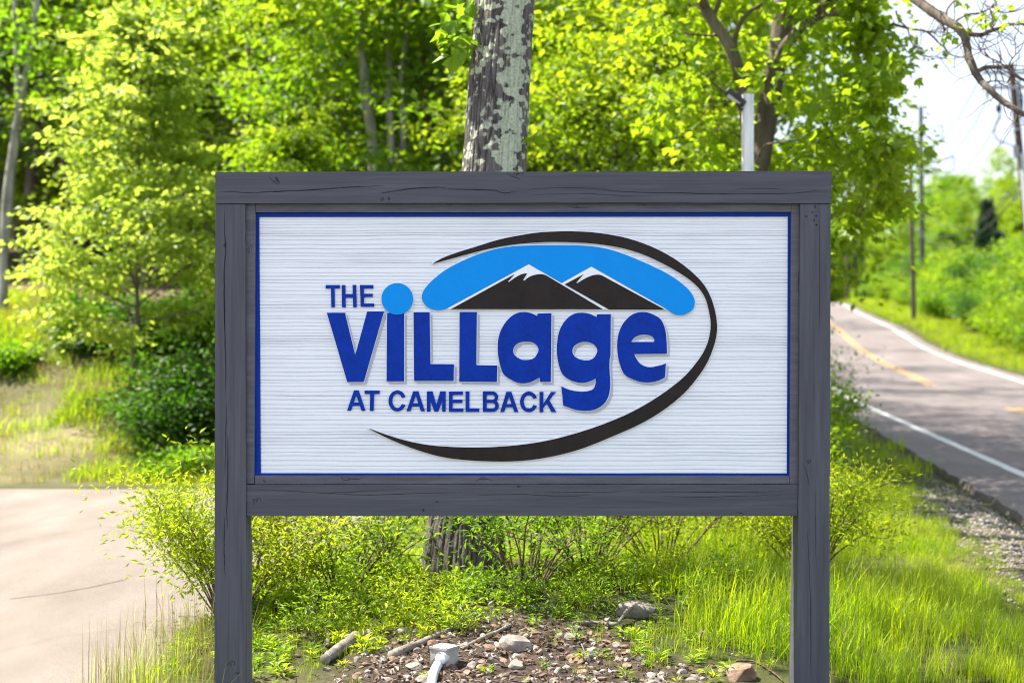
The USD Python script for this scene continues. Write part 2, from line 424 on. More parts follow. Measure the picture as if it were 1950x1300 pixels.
def spaced(a, b, fine0, fine1, step, grow=1.13):
    out = list(np.arange(fine0, fine1, step))
    s, x = step, fine1
    while x < b:
        out.append(x)
        s *= grow
        x += s
    out.append(b)
    s, x = step, fine0
    while x > a:
        s *= grow
        x -= s
        out.insert(0, max(x, a))
    return np.unique(np.array(out))


gx, gy = spaced(-420, 480, -2.2, 5.2, 0.045, 1.08), spaced(-60, 620, 6.0, 12.5, 0.05, 1.045)
X, Y = np.meshgrid(gx, gy, indexing="xy")
Z = height(X, Y)
inside = (X < 0.5) & (Y < 16.2)
drive_pts = np.zeros(X.shape, bool)
import shapely
drive_pts[inside] = shapely.contains_xy(DRIVE, X[inside], Y[inside])
Z = np.where(drive_pts, np.minimum(Z, -0.02) - 0.05, Z)
ny, nx = X.shape
I, J = np.meshgrid(np.arange(ny - 1), np.arange(nx - 1), indexing="ij")
q = np.stack([I * nx + J, I * nx + J + 1, (I + 1) * nx + J + 1, (I + 1) * nx + J], -1).reshape(-1, 4)
V = np.stack([X, Y, Z], -1).reshape(-1, 3)
fx, fy = V[:, 0], V[:, 1]
nz = meshkit.fbm(np.stack([fx * 1.1, fy * 1.1, 0 * fx], -1), 4, 21)
soil_w = np.exp(-(((fx - 0.02) / 0.70) ** 2 + ((fy - 6.95) / 0.74) ** 2)) * 1.6 + 0.55 * np.exp(-(((fx + 0.1) / 0.6) ** 2 + ((fy - 8.3) / 0.5) ** 2))
soil_w = np.clip((soil_w - 0.25 + (nz - 0.5) * 1.3) * 2.2, 0, 1)
straw_w = smoothstep(15.4, 16.2, fy) * smoothstep(22.5, 19.5, fy) * smoothstep(-0.5, -2.0, fx)
straw_w = np.clip(straw_w * (0.35 + 1.6 * (nz - 0.3)), 0, 1)
straw_w = np.maximum(straw_w, 0.35 * np.clip((nz - 0.54) * 8, 0, 1) * smoothstep(5.0, 7.0, fy) * smoothstep(14, 12, fy))
litter_w = smoothstep(22.5, 25.5, fy + 3 * (nz - 0.5)) * smoothstep(-3.0, -7.0, fx - left_line(fy))
obj("ground", (V, q), "ground", smooth=True, kind="structure", primvars={"soil": soil_w, "straw": straw_w, "litter": litter_w})


def sheet(poly, step, lift, zf, thick=0.0):
    """a polygon in plan laid over a height function, triangulated on a grid"""
    x0, y0, x1, y1 = poly.bounds
    v, f = trimesh.creation.triangulate_polygon(poly, engine="earcut")
    m = trimesh.Trimesh(np.column_stack([v, np.zeros(len(v))]), f)
    vv, ff = trimesh.remesh.subdivide_to_size(m.vertices, m.faces, step, max_iter=14)
    return np.column_stack([vv[:, 0], vv[:, 1], zf(vv[:, 0], vv[:, 1]) + lift]), ff


def ribbon(off0, off1, y0, y1, n, lift, wob=0.0, seed=0):
    """a strip of the road between two offsets from the left line"""
    yy = np.linspace(y0, y1, n)
    w = wob * (meshkit.noise(np.stack([yy * 1.7, 0 * yy, 0 * yy], -1), seed) - 0.5) if wob else 0
    l = np.stack([left_line(yy) + off0 + w, yy, zroad(yy) + lift], 1)
    r = np.stack([left_line(yy) + off1 - w, yy, zroad(yy) + lift], 1)
    v = np.concatenate([l, r])
    i = np.arange(n - 1)
    return v, np.stack([i, n + i, n + i + 1, i + 1], 1)


def thick_ribbon(off0, off1, y0, y1, n, lift, drop, wob, seed):
    yy = np.linspace(y0, y1, n)
    w = wob * (meshkit.fbm(np.stack([yy * 1.5, 0 * yy, 0 * yy], -1), 3, seed) - 0.5)
    w2 = wob * (meshkit.fbm(np.stack([yy * 1.5, 0 * yy, 0 * yy], -1), 3, seed + 4) - 0.5)
    a, b, z = left_line(yy) + off0 + w, left_line(yy) + off1 + w2, zroad(yy) + lift
    rows = [np.stack([a - 0.04, yy, z - drop], 1), np.stack([a, yy, z], 1), np.stack([b, yy, z], 1), np.stack([b + 0.04, yy, z - drop], 1)]
    v = np.concatenate(rows)
    i = np.arange(n - 1)
    f = np.vstack([np.stack([k * n + i, (k + 1) * n + i, (k + 1) * n + i + 1, k * n + i + 1], 1) for k in range(3)])
    return v, f


road = obj("road", thick_ribbon(-0.86, 7.25, -45, 240, 900, 0.0, 0.10, 0.16, 11), "asphalt_road", smooth=False, kind="structure")
obj("edge_line", ribbon(-0.07, 0.07, -45, 240, 900, 0.004, 0.03, 1), "paint_white", road)
obj("edge_line", ribbon(6.55, 6.65, -45, 240, 900, 0.004, 0.03, 2), "paint_white", road)
for o0, o1, sd in ((3.17, 3.27, 3), (3.40, 3.50, 4)):
    obj("centre_line", ribbon(o0, o1, 46.5, 240, 700, 0.004, 0.03, sd), "paint_yellow", road)
    obj("centre_line", ribbon(o0, o1, 2, 34.0, 200, 0.004, 0.05, sd + 6), "paint_yellow", road)
drive = obj("driveway", sheet(DRIVE, 1.2, 0.0, lambda x, y: -0.012 + 0.02 * (meshkit.fbm(np.stack([x * 0.3, y * 0.3, 0 * x], -1), 2, 31) - 0.5)), "asphalt_drive", smooth=True, kind="structure")
seam = np.array([at(20, 1148, 8.9), at(110, 1128, 9.1), at(170, 1113, 9.3), at(235, 1098, 9.6)])[:, :2]
obj("seam", sheet(LineString(seam).buffer(0.005), 0.3, 0.004, lambda x, y: -0.012 + 0.02 * (meshkit.fbm(np.stack([x * 0.3, y * 0.3, 0 * x], -1), 2, 31) - 0.5)), "tar", drive)
# ---------------------------------------------------------------- the sign
rng = np.random.default_rng(5)
SY = 6.5                                       # front face of the posts


def painted_wood(name, vertical):
    st = (10.0, 10.0, 0.55) if vertical else (0.55, 10.0, 10.0)
    fine = (60.0, 60.0, 1.2) if vertical else (1.2, 60.0, 60.0)
    mat(name, {
        "g": ("geometry", {}),
        "m1": ("mapping", {"scale": st}), "m2": ("mapping", {"scale": fine}),
        "n1": ("noise_texture", {"scale": 2.6, "detail": 6.0, "roughness": 0.6, "distortion": 0.6}),
        "n2": ("noise_texture", {"scale": 2.0, "detail": 5.0, "roughness": 0.6, "distortion": 0.2}),
        "n3": ("noise_texture", {"scale": 3.1, "detail": 4.0}),
        "r": ("rgb_ramp", {"ramp": [(0.25, (0.050, 0.050, 0.062)), (0.5, (0.066, 0.067, 0.083)), (0.75, (0.088, 0.088, 0.104))]}),
        "r2": ("rgb_ramp", {"ramp": [(0.28, (0.80, 0.78, 0.78)), (0.5, (1.0, 1.0, 1.0)), (0.8, (1.08, 1.06, 1.05))]}),
        "mu": ("mix_color", {"blend_type": "multiply", "fac": 1.0, "use_clamp": False}),
        "ad": ("math", {"math_type": "multiply_add", "value2": 0.6}),
        "bv": ("bevel", {"radius": 0.004, "samples": 4}),
        "b": ("bump", {"strength": 0.30, "distance": 0.003}),
        "p": ("principled_bsdf", {"roughness": 0.62, "specular_ior_level": 0.22}),
    }, [("g.position", "m1.vector"), ("g.position", "m2.vector"), ("m1.vector", "n1.vector"), ("m2.vector", "n2.vector"), ("g.position", "n3.vector"),
        ("n1.fac", "r.fac"), ("n2.fac", "r2.fac"), ("r.color", "mu.a"), ("r2.color", "mu.b"), ("mu.result", "p.base_color"),
        ("n1.fac", "ad.value1"), ("n2.fac", "ad.value3"), ("ad.value", "b.height"), ("bv.bevel", "b.normal"), ("b.normal", "p.normal")], "p.BSDF")


painted_wood("wood_upright", True)
painted_wood("wood_level", False)
rough_mat("wood_trim", [(0.3, (0.060, 0.058, 0.072)), (0.5, (0.080, 0.078, 0.098)), (0.72, (0.115, 0.108, 0.124))], 7, 6, 0.65, 0.4, 0.003, (0.6, 4, 6), bscale=30)


def enamel(name, col, var=0.12, rough=0.32, strokes=0.35, scale=90.0):
    lo, hi = tuple(c * (1 - var) for c in col), tuple(min(c * (1 + var), 0.82) for c in col)
    mat(name, {
        "g": ("geometry", {}),
        "n": ("noise_texture", {"scale": 12.0, "detail": 5.0, "roughness": 0.6}),
        "n2": ("noise_texture", {"scale": scale, "detail": 3.0, "roughness": 0.55, "distortion": 1.8}),
        "mxf": ("math", {"math_type": "multiply_add", "value2": 0.45}), "mxf2": ("math", {"math_type": "multiply", "value2": 0.55}),
        "r": ("rgb_ramp", {"ramp": [(0.3, lo), (0.7, hi)]}),
        "bv": ("bevel", {"radius": 0.002, "samples": 3}),
        "b": ("bump", {"strength": strokes, "distance": 0.002}),
        "p": ("principled_bsdf", {"roughness": rough, "specular_ior_level": 0.13}),
    }, [("g.position", "n.vector"), ("g.position", "n2.vector"), ("mxf.value", "r.fac"), ("n.fac", "mxf.value1"), ("n2.fac", "mxf2.value1"), ("mxf2.value", "mxf.value3"), ("r.color", "p.base_color"), ("n2.fac", "b.height"), ("bv.bevel", "b.normal"), ("b.normal", "p.normal")], "p.BSDF")


enamel("enamel_navy", (0.000, 0.026, 0.275), 0.35, 0.28, 0.5, 70.0)
enamel("enamel_border", (0.000, 0.028, 0.260), 0.2, 0.4)
enamel("enamel_sky", (0.000, 0.225, 0.660), 0.06)
enamel("enamel_black", (0.019, 0.014, 0.013), 0.4, 0.28, 0.7, 110.0)
enamel("enamel_white", (0.72, 0.73, 0.77), 0.03, 0.45, 0.1)
enamel("enamel_shadow", (0.40, 0.42, 0.50), 0.05, 0.5, 0.1)
mat("panel_white", {
    "g": ("geometry", {}),
    "mp": ("mapping", {"scale": (1.2, 1.0, 9.0)}),
    "n": ("noise_texture", {"scale": 2.2, "detail": 6.0, "roughness": 0.6}),
    "n2": ("noise_texture", {"scale": 40.0, "detail": 4.0, "roughness": 0.6}),
    "r": ("rgb_ramp", {"ramp": [(0.25, (0.62, 0.63, 0.68)), (0.45, (0.69, 0.70, 0.755)), (0.75, (0.73, 0.74, 0.79))]}),
    "b": ("bump", {"strength": 0.15, "distance": 0.002}),
    "p": ("principled_bsdf", {"roughness": 0.5, "specular_ior_level": 0.4}),
}, [("g.position", "mp.vector"), ("mp.vector", "n.vector"), ("g.position", "n2.vector"), ("n.fac", "r.fac"), ("r.color", "p.base_color"), ("n2.fac", "b.height"), ("b.normal", "p.normal")], "p.BSDF")

sign = thing("roadside_sign", "large white and blue carved sign in a dark grey timber frame on two posts", "sign", (0, 0, 0))


def flat(pts, Y=SY):
    return [tuple(at(x, y, Y)[[0, 2]]) for x, y in pts]


def smooth_poly(pts, n=8):
    """closed smooth outline through the pixels"""
    p = np.asarray(pts + pts[:1], float)
    from scipy.interpolate import CubicSpline
    t = np.concatenate([[0], np.cumsum(np.linalg.norm(np.diff(p, axis=0), axis=1) ** 0.5 + 1e-9)])
    c = CubicSpline(t, p, bc_type="periodic")
    tt = np.concatenate([np.linspace(t[i], t[i + 1], n, endpoint=False) for i in range(len(t) - 1)])
    return [tuple(q) for q in c(tt)]


def crack(pts, w, wob=0.6):
    """a split in the wood: a tapering sliver along the pixels"""
    p = catmull(np.column_stack([pts, np.zeros(len(pts))]), 30)[:, :2]
    p = p + rng.normal(size=p.shape) * wob * 0.35
    t = np.linspace(0, 1, len(p))
    half = 0.38 * w * np.sqrt(np.sin(np.pi * np.clip(t, 0.001, 0.999))) * rng.uniform(0.6, 1.2, len(p))
    d = unit(np.gradient(p, axis=0))
    nrm = np.stack([-d[:, 1], d[:, 0]], 1)
    return Polygon([tuple(a) for a in np.vstack([p + nrm * half[:, None], (p - nrm * half[:, None])[::-1]])]).buffer(0)


def knot(x, y, rx, ry, ang):
    e = affinity.rotate(affinity.scale(Point(x, y).buffer(1.0), rx, ry), ang)
    arc_ = affinity.rotate(affinity.scale(Point(x, y).buffer(1.0), rx * 1.25, ry * 1.25), ang + 12).boundary
    side = Polygon([(x - 30, y - 30), (x + 30, y - 30), (x + 30, y + ry * 0.2), (x - 30, y - ry * 0.1)])
    return arc_.intersection(side).buffer(0.32).union(affinity.scale(e, 0.35, 0.5).boundary.buffer(0.28))


def timber(name, quad, depth, material, holes=(), Y=SY, rag=0.5, label=None):
    """a beam: a quad of pixels with a slightly uneven outline, splits and knots cut into its face"""
    pts = []
    for (a, b) in zip(quad, quad[1:] + quad[:1]):
        L = math.hypot(b[0] - a[0], b[1] - a[1])
        n = max(2, int(L / 9))
        t = np.linspace(0, 1, n, endpoint=False)
        nrm = np.array([-(b[1] - a[1]), b[0] - a[0]]) / L
        w = rag * (meshkit.fbm(np.stack([t * L / 22.0, 0 * t + a[0], 0 * t + b[1]], -1), 3, 3) - 0.5) * np.sin(np.pi * t).clip(0, 0.3) / 0.3
        pts += [tuple(np.array(a) + (np.array(b) - np.array(a)) * s + nrm * k * 2) for s, k in zip(t, w)]
    full = Polygon(pts).buffer(0)
    front = full.difference(unary_union(holes)) if holes else full
    to = lambda g: affinity.affine_transform(g, [Y / FPX, 0, 0, -Y / FPX, -975 * Y / FPX, EYE + 650 * Y / FPX])
    s = Soup()
    s.add(extr(to(front), Y + 0.011, 0.011))
    s.add(extr(to(full), Y + depth, depth - 0.009))
    return obj(name, s.get(), material, sign, label=label)


GRD = 1345                                     # posts run on into the ground, below the picture
timber("post", [(410, 388.5), (467, 388.5), (468.5, 920), (470, GRD), (408, GRD)], 0.142, "wood_upright",
       [crack([(427, 392), (428, 450), (430, 470), (427, 520), (428, 620), (430, 700), (429, 760)], 2.6), crack([(431, 760), (430, 830), (428, 905)], 1.6),
        crack([(433, 830), (434, 900), (432, 970), (434, 1010)], 2.2), crack([(428, 980), (427, 1050), (429, 1100)], 1.8),
        knot(428, 468, 1.6, 4, 10), knot(440, 1265, 4, 7, 30), knot(452, 1282, 3, 2.5, 0)], rag=0.8)
timber("post", [(1523.5, 388.5), (1582, 388.5), (1579, GRD), (1513, GRD), (1520, 984), (1520.6, 921)], 0.142, "wood_upright",
       [crack([(1560, 400), (1561, 520), (1559, 640)], 1.0), crack([(1537, 1000), (1541, 1080), (1544, 1180), (1543, 1290)], 1.0), crack([(1553, 930), (1554, 1080)], 0.9),
        knot(1535, 413, 1.6, 2.2, 0), knot(1552, 395, 1.5, 1.8, 0), knot(1547, 405, 1.2, 1.5, 0), knot(1554, 412, 1.2, 1.5, 0), knot(1550, 420, 1.3, 1.6, 0), knot(1555, 429, 2.2, 1.4, 0),
        knot(1540, 880, 2.4, 4.0, 15), crack([(1530, 884), (1536, 900), (1541, 930)], 1.0)], rag=0.9)
timber("beam", [(410, 328), (700, 326), (1000, 327), (1300, 326.5), (1584.5, 325.5), (1583, 387.5), (1200, 386), (800, 387), (410, 387.5)], 0.150, "wood_level",
       [crack([(414, 366), (440, 365), (468, 367), (540, 364.5), (600, 361.5), (660, 357), (735, 354)], 2.2), crack([(722, 368.5), (760, 363), (790, 359), (830, 357), (852, 357.5)], 2.2),
        crack([(850, 360), (890, 361), (940, 362.5), (960, 368), (985, 362)], 1.8), crack([(1000, 362), (1060, 358), (1120, 359), (1200, 366), (1300, 368), (1400, 369.5), (1470, 369.5), (1505, 369), (1550, 364), (1583, 362.5)], 1.6),
        crack([(1010, 372), (1100, 369), (1180, 372), (1260, 374)], 1.1), crack([(1395, 362), (1440, 359), (1500, 362)], 0.9), crack([(512, 336), (520, 345), (532, 352)], 1.4), crack([(524, 337), (531, 346), (533, 351)], 1.2),
        knot(528, 345, 2.0, 6, -35), knot(985, 333, 9, 2.0, -20), crack([(965, 330), (980, 338), (992, 341)], 1.3), knot(727, 381, 2, 4, 30), knot(741, 380, 1.2, 4, -30)], Y=SY - 0.004, rag=0.5,
       label="top beam of the frame with a long split")
timber("beam", [(468.6, 922.8), (900, 922.2), (1519.6, 922.0), (1519.2, 981.5), (1100, 982), (469.5, 982)], 0.120, "wood_level",
       [crack([(470, 933), (540, 934), (620, 938), (700, 935), (760, 934)], 1.0), crack([(600, 936), (700, 942), (790, 939), (880, 938)], 1.2), crack([(900, 944), (1000, 941), (1060, 944), (1130, 942)], 1.1),
        crack([(1010, 936), (1120, 937), (1200, 934)], 0.9), crack([(1200, 938), (1300, 936), (1380, 937), (1500, 935)], 1.1), crack([(1240, 943), (1330, 946), (1420, 944), (1500, 943)], 0.9),
        knot(489, 953, 3.0, 6, 55), crack([(478, 949), (484, 956), (482, 962)], 1.2), crack([(1402, 974), (1418, 979)], 1.2), knot(988, 927, 3, 1.6, 0), knot(832, 956, 2.0, 1.2, 0), knot(806, 972, 1.2, 3, 0)], Y=SY + 0.006, rag=0.4,
       label="lower beam of the frame")
TY = SY + 0.016
timber("trim_strip", [(467.2, 388.2), (486.5, 388.2), (484.0, 920.8), (468.2, 920.8)], 0.06, "wood_trim", [knot(474, 478, 3, 9, 12)], Y=TY)
timber("trim_strip", [(1506.8, 387.4), (1522.6, 387.4), (1520.0, 921.2), (1503.6, 921.2)], 0.06, "wood_trim", [crack([(1521, 520), (1521, 560)], 2)], Y=TY)
timber("trim_strip", [(487.6, 387.6), (1506.2, 386.6), (1506.2, 403.4), (487.6, 404.2)], 0.06, "wood_trim",
       [knot(857, 391, 4.2, 3.2, 0), knot(1098, 394, 6, 2, 0), crack([(1075, 390), (1100, 396), (1130, 392)], 1.5), knot(1225, 391, 7, 2, 8)], Y=TY)
timber("trim_strip", [(485.4, 905.0), (1502.8, 905.6), (1502.8, 920.6), (485.4, 921.4)], 0.06, "wood_trim",
       [crack([(650, 907), (656, 914), (672, 909)], 1.8), crack([(660, 910), (684, 912), (690, 908)], 1.6), knot(920, 912, 5, 3, 20), crack([(905, 916), (920, 911), (938, 915)], 1.6), knot(504, 917, 3, 1.6, 30)], Y=TY)

# carved panel: sandblasted grain runs across it as ridges and narrow grooves
PY = SY + 0.036
W0, W1, H0, H1 = 490.0, 1503.0, 408.0, 903.0   # pixels
zs, ds, y = [], [], H0
k = 0
groove_rows = []
r2 = np.random.default_rng(17)
while y < H1 - 6:
    gap = float(np.clip(r2.normal(7.1, 1.5), 4.4, 11.5))
    deep = float(np.clip(r2.normal(0.0034, 0.0009), 0.0016, 0.0056))
    groove_rows.append((y + gap, gap, deep))
    y += gap
rows = []
prev = H0
for (c, gap, deep) in groove_rows:
    for t, d in ((0.12, 0.15), (0.45, -0.10), (0.72, 0.05)):
        rows.append((prev + gap * t, d * 0.0016, k))
    rows += [(c - 1.15, 0.0003, k), (c - 0.42, deep, k), (c + 0.36, deep, k), (c + 0.85, 0.0002, k)]
    prev = c
    k += 1
rows = [(H0, 0.0, 0)] + [r for r in rows if r[0] < H1 - 0.5] + [(H1, 0.0, k)]
rows = np.array(rows)
cols = np.linspace(W0, W1, 220)
RY, CX = np.meshgrid(rows[:, 0], cols, indexing="ij")
kk = np.repeat(rows[:, 2:3], len(cols), 1)
edge_t = np.clip(np.minimum(RY - H0, H1 - RY) / 14.0, 0, 1)
wave = 2.0 * (meshkit.fbm(np.stack([CX / 190.0, RY / 55.0, 0 * CX], -1), 3, 2) - 0.5) * 2 + 0.8 * (meshkit.noise(np.stack([CX / 35.0, kk * 1.7, 0 * CX], -1), 8) - 0.5)
fade = np.clip((meshkit.fbm(np.stack([CX / 120.0, kk * 2.3, 0 * CX], -1), 3, 14) - 0.10) * 3.0, 0.50, 1.05)
DEP = np.repeat(rows[:, 1:2], len(cols), 1) * fade
PYX = RY + wave * edge_t
pv = np.stack([(CX - 975) / FPX * PY, PY + DEP, EYE + (650 - PYX) / FPX * PY], -1).reshape(-1, 3)
nr, nc = RY.shape
I, J = np.meshgrid(np.arange(nr - 1), np.arange(nc - 1), indexing="ij")
pf = np.stack([I * nc + J, (I + 1) * nc + J, (I + 1) * nc + J + 1, I * nc + J + 1], -1).reshape(-1, 4)
s = Soup().add((pv, pf))
a, b = at(W0, H1, PY), at(W1, H0, PY)
s.add(box(a[0], b[0], PY + 0.012, PY + 0.045, a[2], b[2]))
panel = obj("panel", s.get(), "panel_white", sign, smooth=25, label="white grooved panel with blue lettering and mountain emblem")


def slab(name, polys, material, front, depth, parent=None):
    """shapes traced in pixels, raised on the panel; front = metres in front of the panel's ridges"""
    Yf = PY - front
    g = unary_union(polys) if isinstance(polys, (list, tuple)) else polys
    g = affinity.affine_transform(g, [Yf / FPX, 0, 0, -Yf / FPX, -975 * Yf / FPX, EYE + 650 * Yf / FPX])
    return obj(name, extr(g, Yf + depth, depth), material, parent or panel)


outer = Polygon([(486.2, 403.8), (1506.6, 403.0), (1503.2, 905.8), (484.6, 905.2)])
inner = Polygon([(493.6, 413.4), (1500.6, 412.6), (1498.6, 901.2), (496.6, 900.4)])
slab("border", outer.difference(inner), "enamel_border", 0.004, 0.03)

THE = [sbox(620.2, 542.5, 647.0, 549.2).union(Polygon([(630.2, 542.5), (637.0, 542.5), (637.6, 584.9), (630.8, 584.9)])),
       unary_union([Polygon([(650.9, 542.6), (657.7, 542.6), (658.3, 585.0), (651.3, 585.0)]), Polygon([(671.3, 542.2), (678.1, 542.2), (679.4, 585.0), (672.6, 585.0)]), sbox(654, 559.6, 675, 566.5)]),
       unary_union([Polygon([(685.4, 542.5), (692.5, 542.5), (693.2, 584.0), (686.8, 584.0)]), sbox(686, 542.5, 710.8, 549.4), sbox(688, 559.0, 709.6, 565.4), sbox(688, 577.7, 712.3, 584.0)])]


def let_A(x0, x1, y0, y1, ap0, ap1, st=7.6):
    o = Polygon([(x0, y1), (ap0, y0), (ap1, y0), (x1, y1)])
    h = y1 - y0
    def edge(t, s):  # inner edges
        return (x0 + (ap0 - x0) * t + st * s, y1 - h * t)
    il = lambda t: (x0 + st + (ap0 - x0) * t, y1 - h * t)
    ir = lambda t: (x1 - st + (ap1 - x1) * t, y1 - h * t)
    bar0, bar1 = 0.235, 0.40
    low = Polygon([il(-0.05), il(bar0), ir(bar0), ir(-0.05)])
    tt = (ir(bar1)[0] - il(bar1)[0])
    apex_t = bar1 + tt / ((ap0 - x0) - (ap1 - x1)) * 1.0
    hi = Polygon([il(bar1), (0.5 * (il(apex_t)[0] + ir(apex_t)[0]), y1 - h * apex_t), ir(bar1)])
    return o.difference(low).difference(hi)


def let_C(x0, x1, y0, y1, st=7.2):
    cx, cy = (x0 + x1) / 2 + 0.8, (y0 + y1) / 2
    rx, ry = (x1 - x0) / 2 + 0.8, (y1 - y0) / 2
    o = affinity.scale(Point(cx, cy).buffer(1, 48), rx, ry)
    i = affinity.scale(Point(cx, cy).buffer(1, 48), rx - st, ry - st * 0.93)
    wedge = Polygon([(cx, cy - 3.0), (cx + 40, cy - 14.5), (cx + 40, cy + 15.5), (cx, cy + 3.0)])
    return o.difference(i).difference(wedge)


def let_E(x0, x1, y0, y1, st=7.0, mid=None):
    return unary_union([sbox(x0, y0, x0 + st, y1), sbox(x0, y0, x1 - 1.0, y0 + 6.5), sbox(x0, (y0 + y1) / 2 - 4.0, x1 - 1.8, (y0 + y1) / 2 + 2.4), sbox(x0, y1 - 6.6, x1, y1)])


def let_B(x0, x1, y0, y1, st=7.2):
    m = (y0 + y1) / 2 - 0.6
    top = sbox(x0, y0, x1 - 10.5, m + 3).union(affinity.scale(Point(x1 - 11.5, (y0 + m + 3) / 2).buffer(1, 32), 10.3, (m + 3 - y0) / 2))
    bot = sbox(x0, m - 3, x1 - 10.0, y1).union(affinity.scale(Point(x1 - 11.2, (m - 3 + y1) / 2).buffer(1, 32), 11.2, (y1 - m + 3) / 2))
    def hole(a, b, xr, r):
        return sbox(x0 + st, a, xr, b).union(affinity.scale(Point(xr, (a + b) / 2).buffer(1, 24), r, (b - a) / 2))
    return top.union(bot).difference(hole(y0 + 6.3, m - 3.0, x1 - 12.2, 4.4)).difference(hole(m + 3.2, y1 - 6.3, x1 - 12.0, 5.2))


def let_K(x0, x1, y0, y1, st=7.4):
    return unary_union([sbox(x0, y0, x0 + st, y1), Polygon([(x0 + st - 0.2, y0 + 23.2), (x1 - 10.0, y0), (x1 - 0.6, y0), (x0 + st - 0.2, y0 + 30.8)]),
                        Polygon([(x0 + st + 4.6, y0 + 18.8), (x0 + st + 10.2, y0 + 14.0), (x1 + 0.2, y1), (x1 - 9.2, y1)])])


M_ = unary_union([sbox(813.0, 744.7, 819.9, 783.2), sbox(841.9, 744.7, 848.8, 783.3), Polygon([(813.2, 744.7), (823.6, 744.7), (831.0, 770.0), (838.4, 744.7), (848.6, 744.7), (834.6, 783.3), (827.2, 783.3)])])
AT = [let_A(660.9, 695.8, 742.9, 781.5, 674.1, 682.9, 7.6), unary_union([sbox(694.4, 743.4, 722.9, 749.9), Polygon([(704.9, 743.4), (712.3, 743.4), (711.6, 782.0), (704.4, 782.0)])]),
      let_C(739.9, 771.6, 742.9, 783.0), let_A(774.0, 809.0, 744.4, 782.7, 787.0, 796.6, 7.6), M_, let_E(855.0, 882.4, 745.3, 783.9), unary_union([sbox(886.6, 745.0, 893.9, 783.9), sbox(886.6, 777.4, 912.6, 783.9)]),
      let_B(919.7, 949.9, 745.2, 783.9), let_A(952.6, 987.0, 745.6, 784.2, 964.2, 973.8, 7.6), let_C(990.3, 1022.2, 745.2, 784.4), let_K(1027.4, 1059.4, 745.8, 784.4)]

R5 = lambda pts, x0=930, y0=570, s=5.65: [(x0 + x / s, y0 + y / s) for x, y in pts]


def mixed(parts):
    """outline of straight corners and smooth runs: [(smooth?, points)]"""
    out = []
    for sm, pts in parts:
        if sm and len(pts) > 2:
            p = catmull(np.column_stack([pts, np.zeros(len(pts))]), len(pts) * 6)[:, :2]
            t = np.concatenate([[0], np.cumsum(np.linalg.norm(np.diff(np.array(pts), axis=0), axis=1))])
            from scipy.interpolate import CubicSpline
            p = CubicSpline(t, np.array(pts))(np.linspace(0, t[-1], len(pts) * 6))
            out += [tuple(q) for q in p]
        else:
            out += list(pts)
    return Polygon(out).buffer(0)


V_ = Polygon([(622.3, 595.2), (656.5, 595.2), (676.4, 676.0), (699.2, 592.9), (731.0, 592.9), (692.6, 726.7), (661.2, 726.9)])
I_ = Polygon([(737.1, 595.8), (769.2, 595.6), (769.3, 725.8), (736.2, 725.8)])
L1 = Polygon([(787.6, 594.2), (818.1, 594.2), (819.5, 692.8), (864.5, 693.5), (863.8, 724.8), (788.6, 724.8)])
L2 = Polygon([(875.3, 593.8), (908.1, 593.8), (907.0, 695.0), (946.6, 695.7), (946.2, 726.7), (874.4, 726.0)])
a_ = mixed([(0, R5([(678, 148), (672, 885), (555, 885), (555, 835)])), (1, R5([(555, 835), (480, 876), (400, 900), (310, 893), (240, 860), (170, 810), (130, 720), (107, 610), (101, 510), (110, 410), (140, 320), (190, 240), (250, 180), (310, 147), (370, 135), (440, 142), (500, 165), (523, 178)])), (0, R5([(530, 152)]))])
a_ = a_.difference(Polygon(smooth_poly(R5([(265, 550), (285, 500), (330, 465), (400, 452), (470, 460), (520, 495), (540, 540), (522, 590), (488, 632), (430, 648), (370, 648), (310, 622), (278, 590)]))))
g6 = lambda pts: R5(pts, 1100, 570)
g_ = mixed([(0, g6([(205, 190), (210, 160), (357, 158)])), (1, g6([(354, 600), (350, 940), (340, 1010), (310, 1085), (262, 1140), (205, 1174), (140, 1193), (60, 1195), (-20, 1186), (-90, 1163), (-155, 1140)])), (0, g6([(-175, 932)])),
            (1, g6([(-175, 932), (-90, 970), (0, 988), (75, 990), (120, 983), (165, 965), (188, 925), (197, 845)])), (1, g6([(197, 845), (150, 872), (100, 890), (40, 897), (-30, 885), (-110, 850), (-160, 805), (-195, 730), (-215, 640), (-224, 540), (-220, 460), (-205, 370), (-180, 300), (-135, 230), (-80, 178), (-20, 149), (50, 142), (110, 150), (160, 168), (205, 190)]))])
g_ = g_.difference(Polygon(smooth_poly(g6([(-57, 555), (-45, 510), (0, 473), (70, 455), (140, 466), (190, 500), (212, 545), (200, 592), (160, 638), (100, 655), (40, 648), (-20, 622), (-48, 590)]))))
e_ = mixed([(1, g6([(960, 583), (960, 500), (955, 420), (945, 340), (925, 270), (885, 205), (830, 170), (760, 142), (700, 135), (650, 140), (590, 162), (530, 210), (480, 275), (447, 350), (430, 430), (425, 500), (430, 570), (442, 650), (468, 735), (510, 812), (580, 852), (660, 882), (740, 892), (810, 887), (880, 868), (940, 835)])),
            (1, g6([(950, 685), (910, 703), (860, 715), (790, 727), (730, 720), (680, 695), (640, 650), (607, 587)]))])
e_ = e_.difference(mixed([(1, g6([(578, 456), (600, 422), (640, 393), (700, 378), (760, 382), (805, 402), (825, 430), (822, 456)]))]))
DOT = Point(756.4, 569.0).buffer(30.1, 48)
BIG = [V_, I_, L1, L2, a_, g_, e_]
shade = unary_union([affinity.translate(L, 5.2, 5.4) for L in BIG])
outline = unary_union([L.buffer(1.9) for L in BIG + [DOT]])
slab("letter_shade", shade, "enamel_shadow", 0.0022, 0.004)
slab("letter_outline", outline, "enamel_white", 0.0034, 0.005)
for L in THE + AT:
    slab("small_letter", L, "enamel_navy", 0.0060, 0.0075)
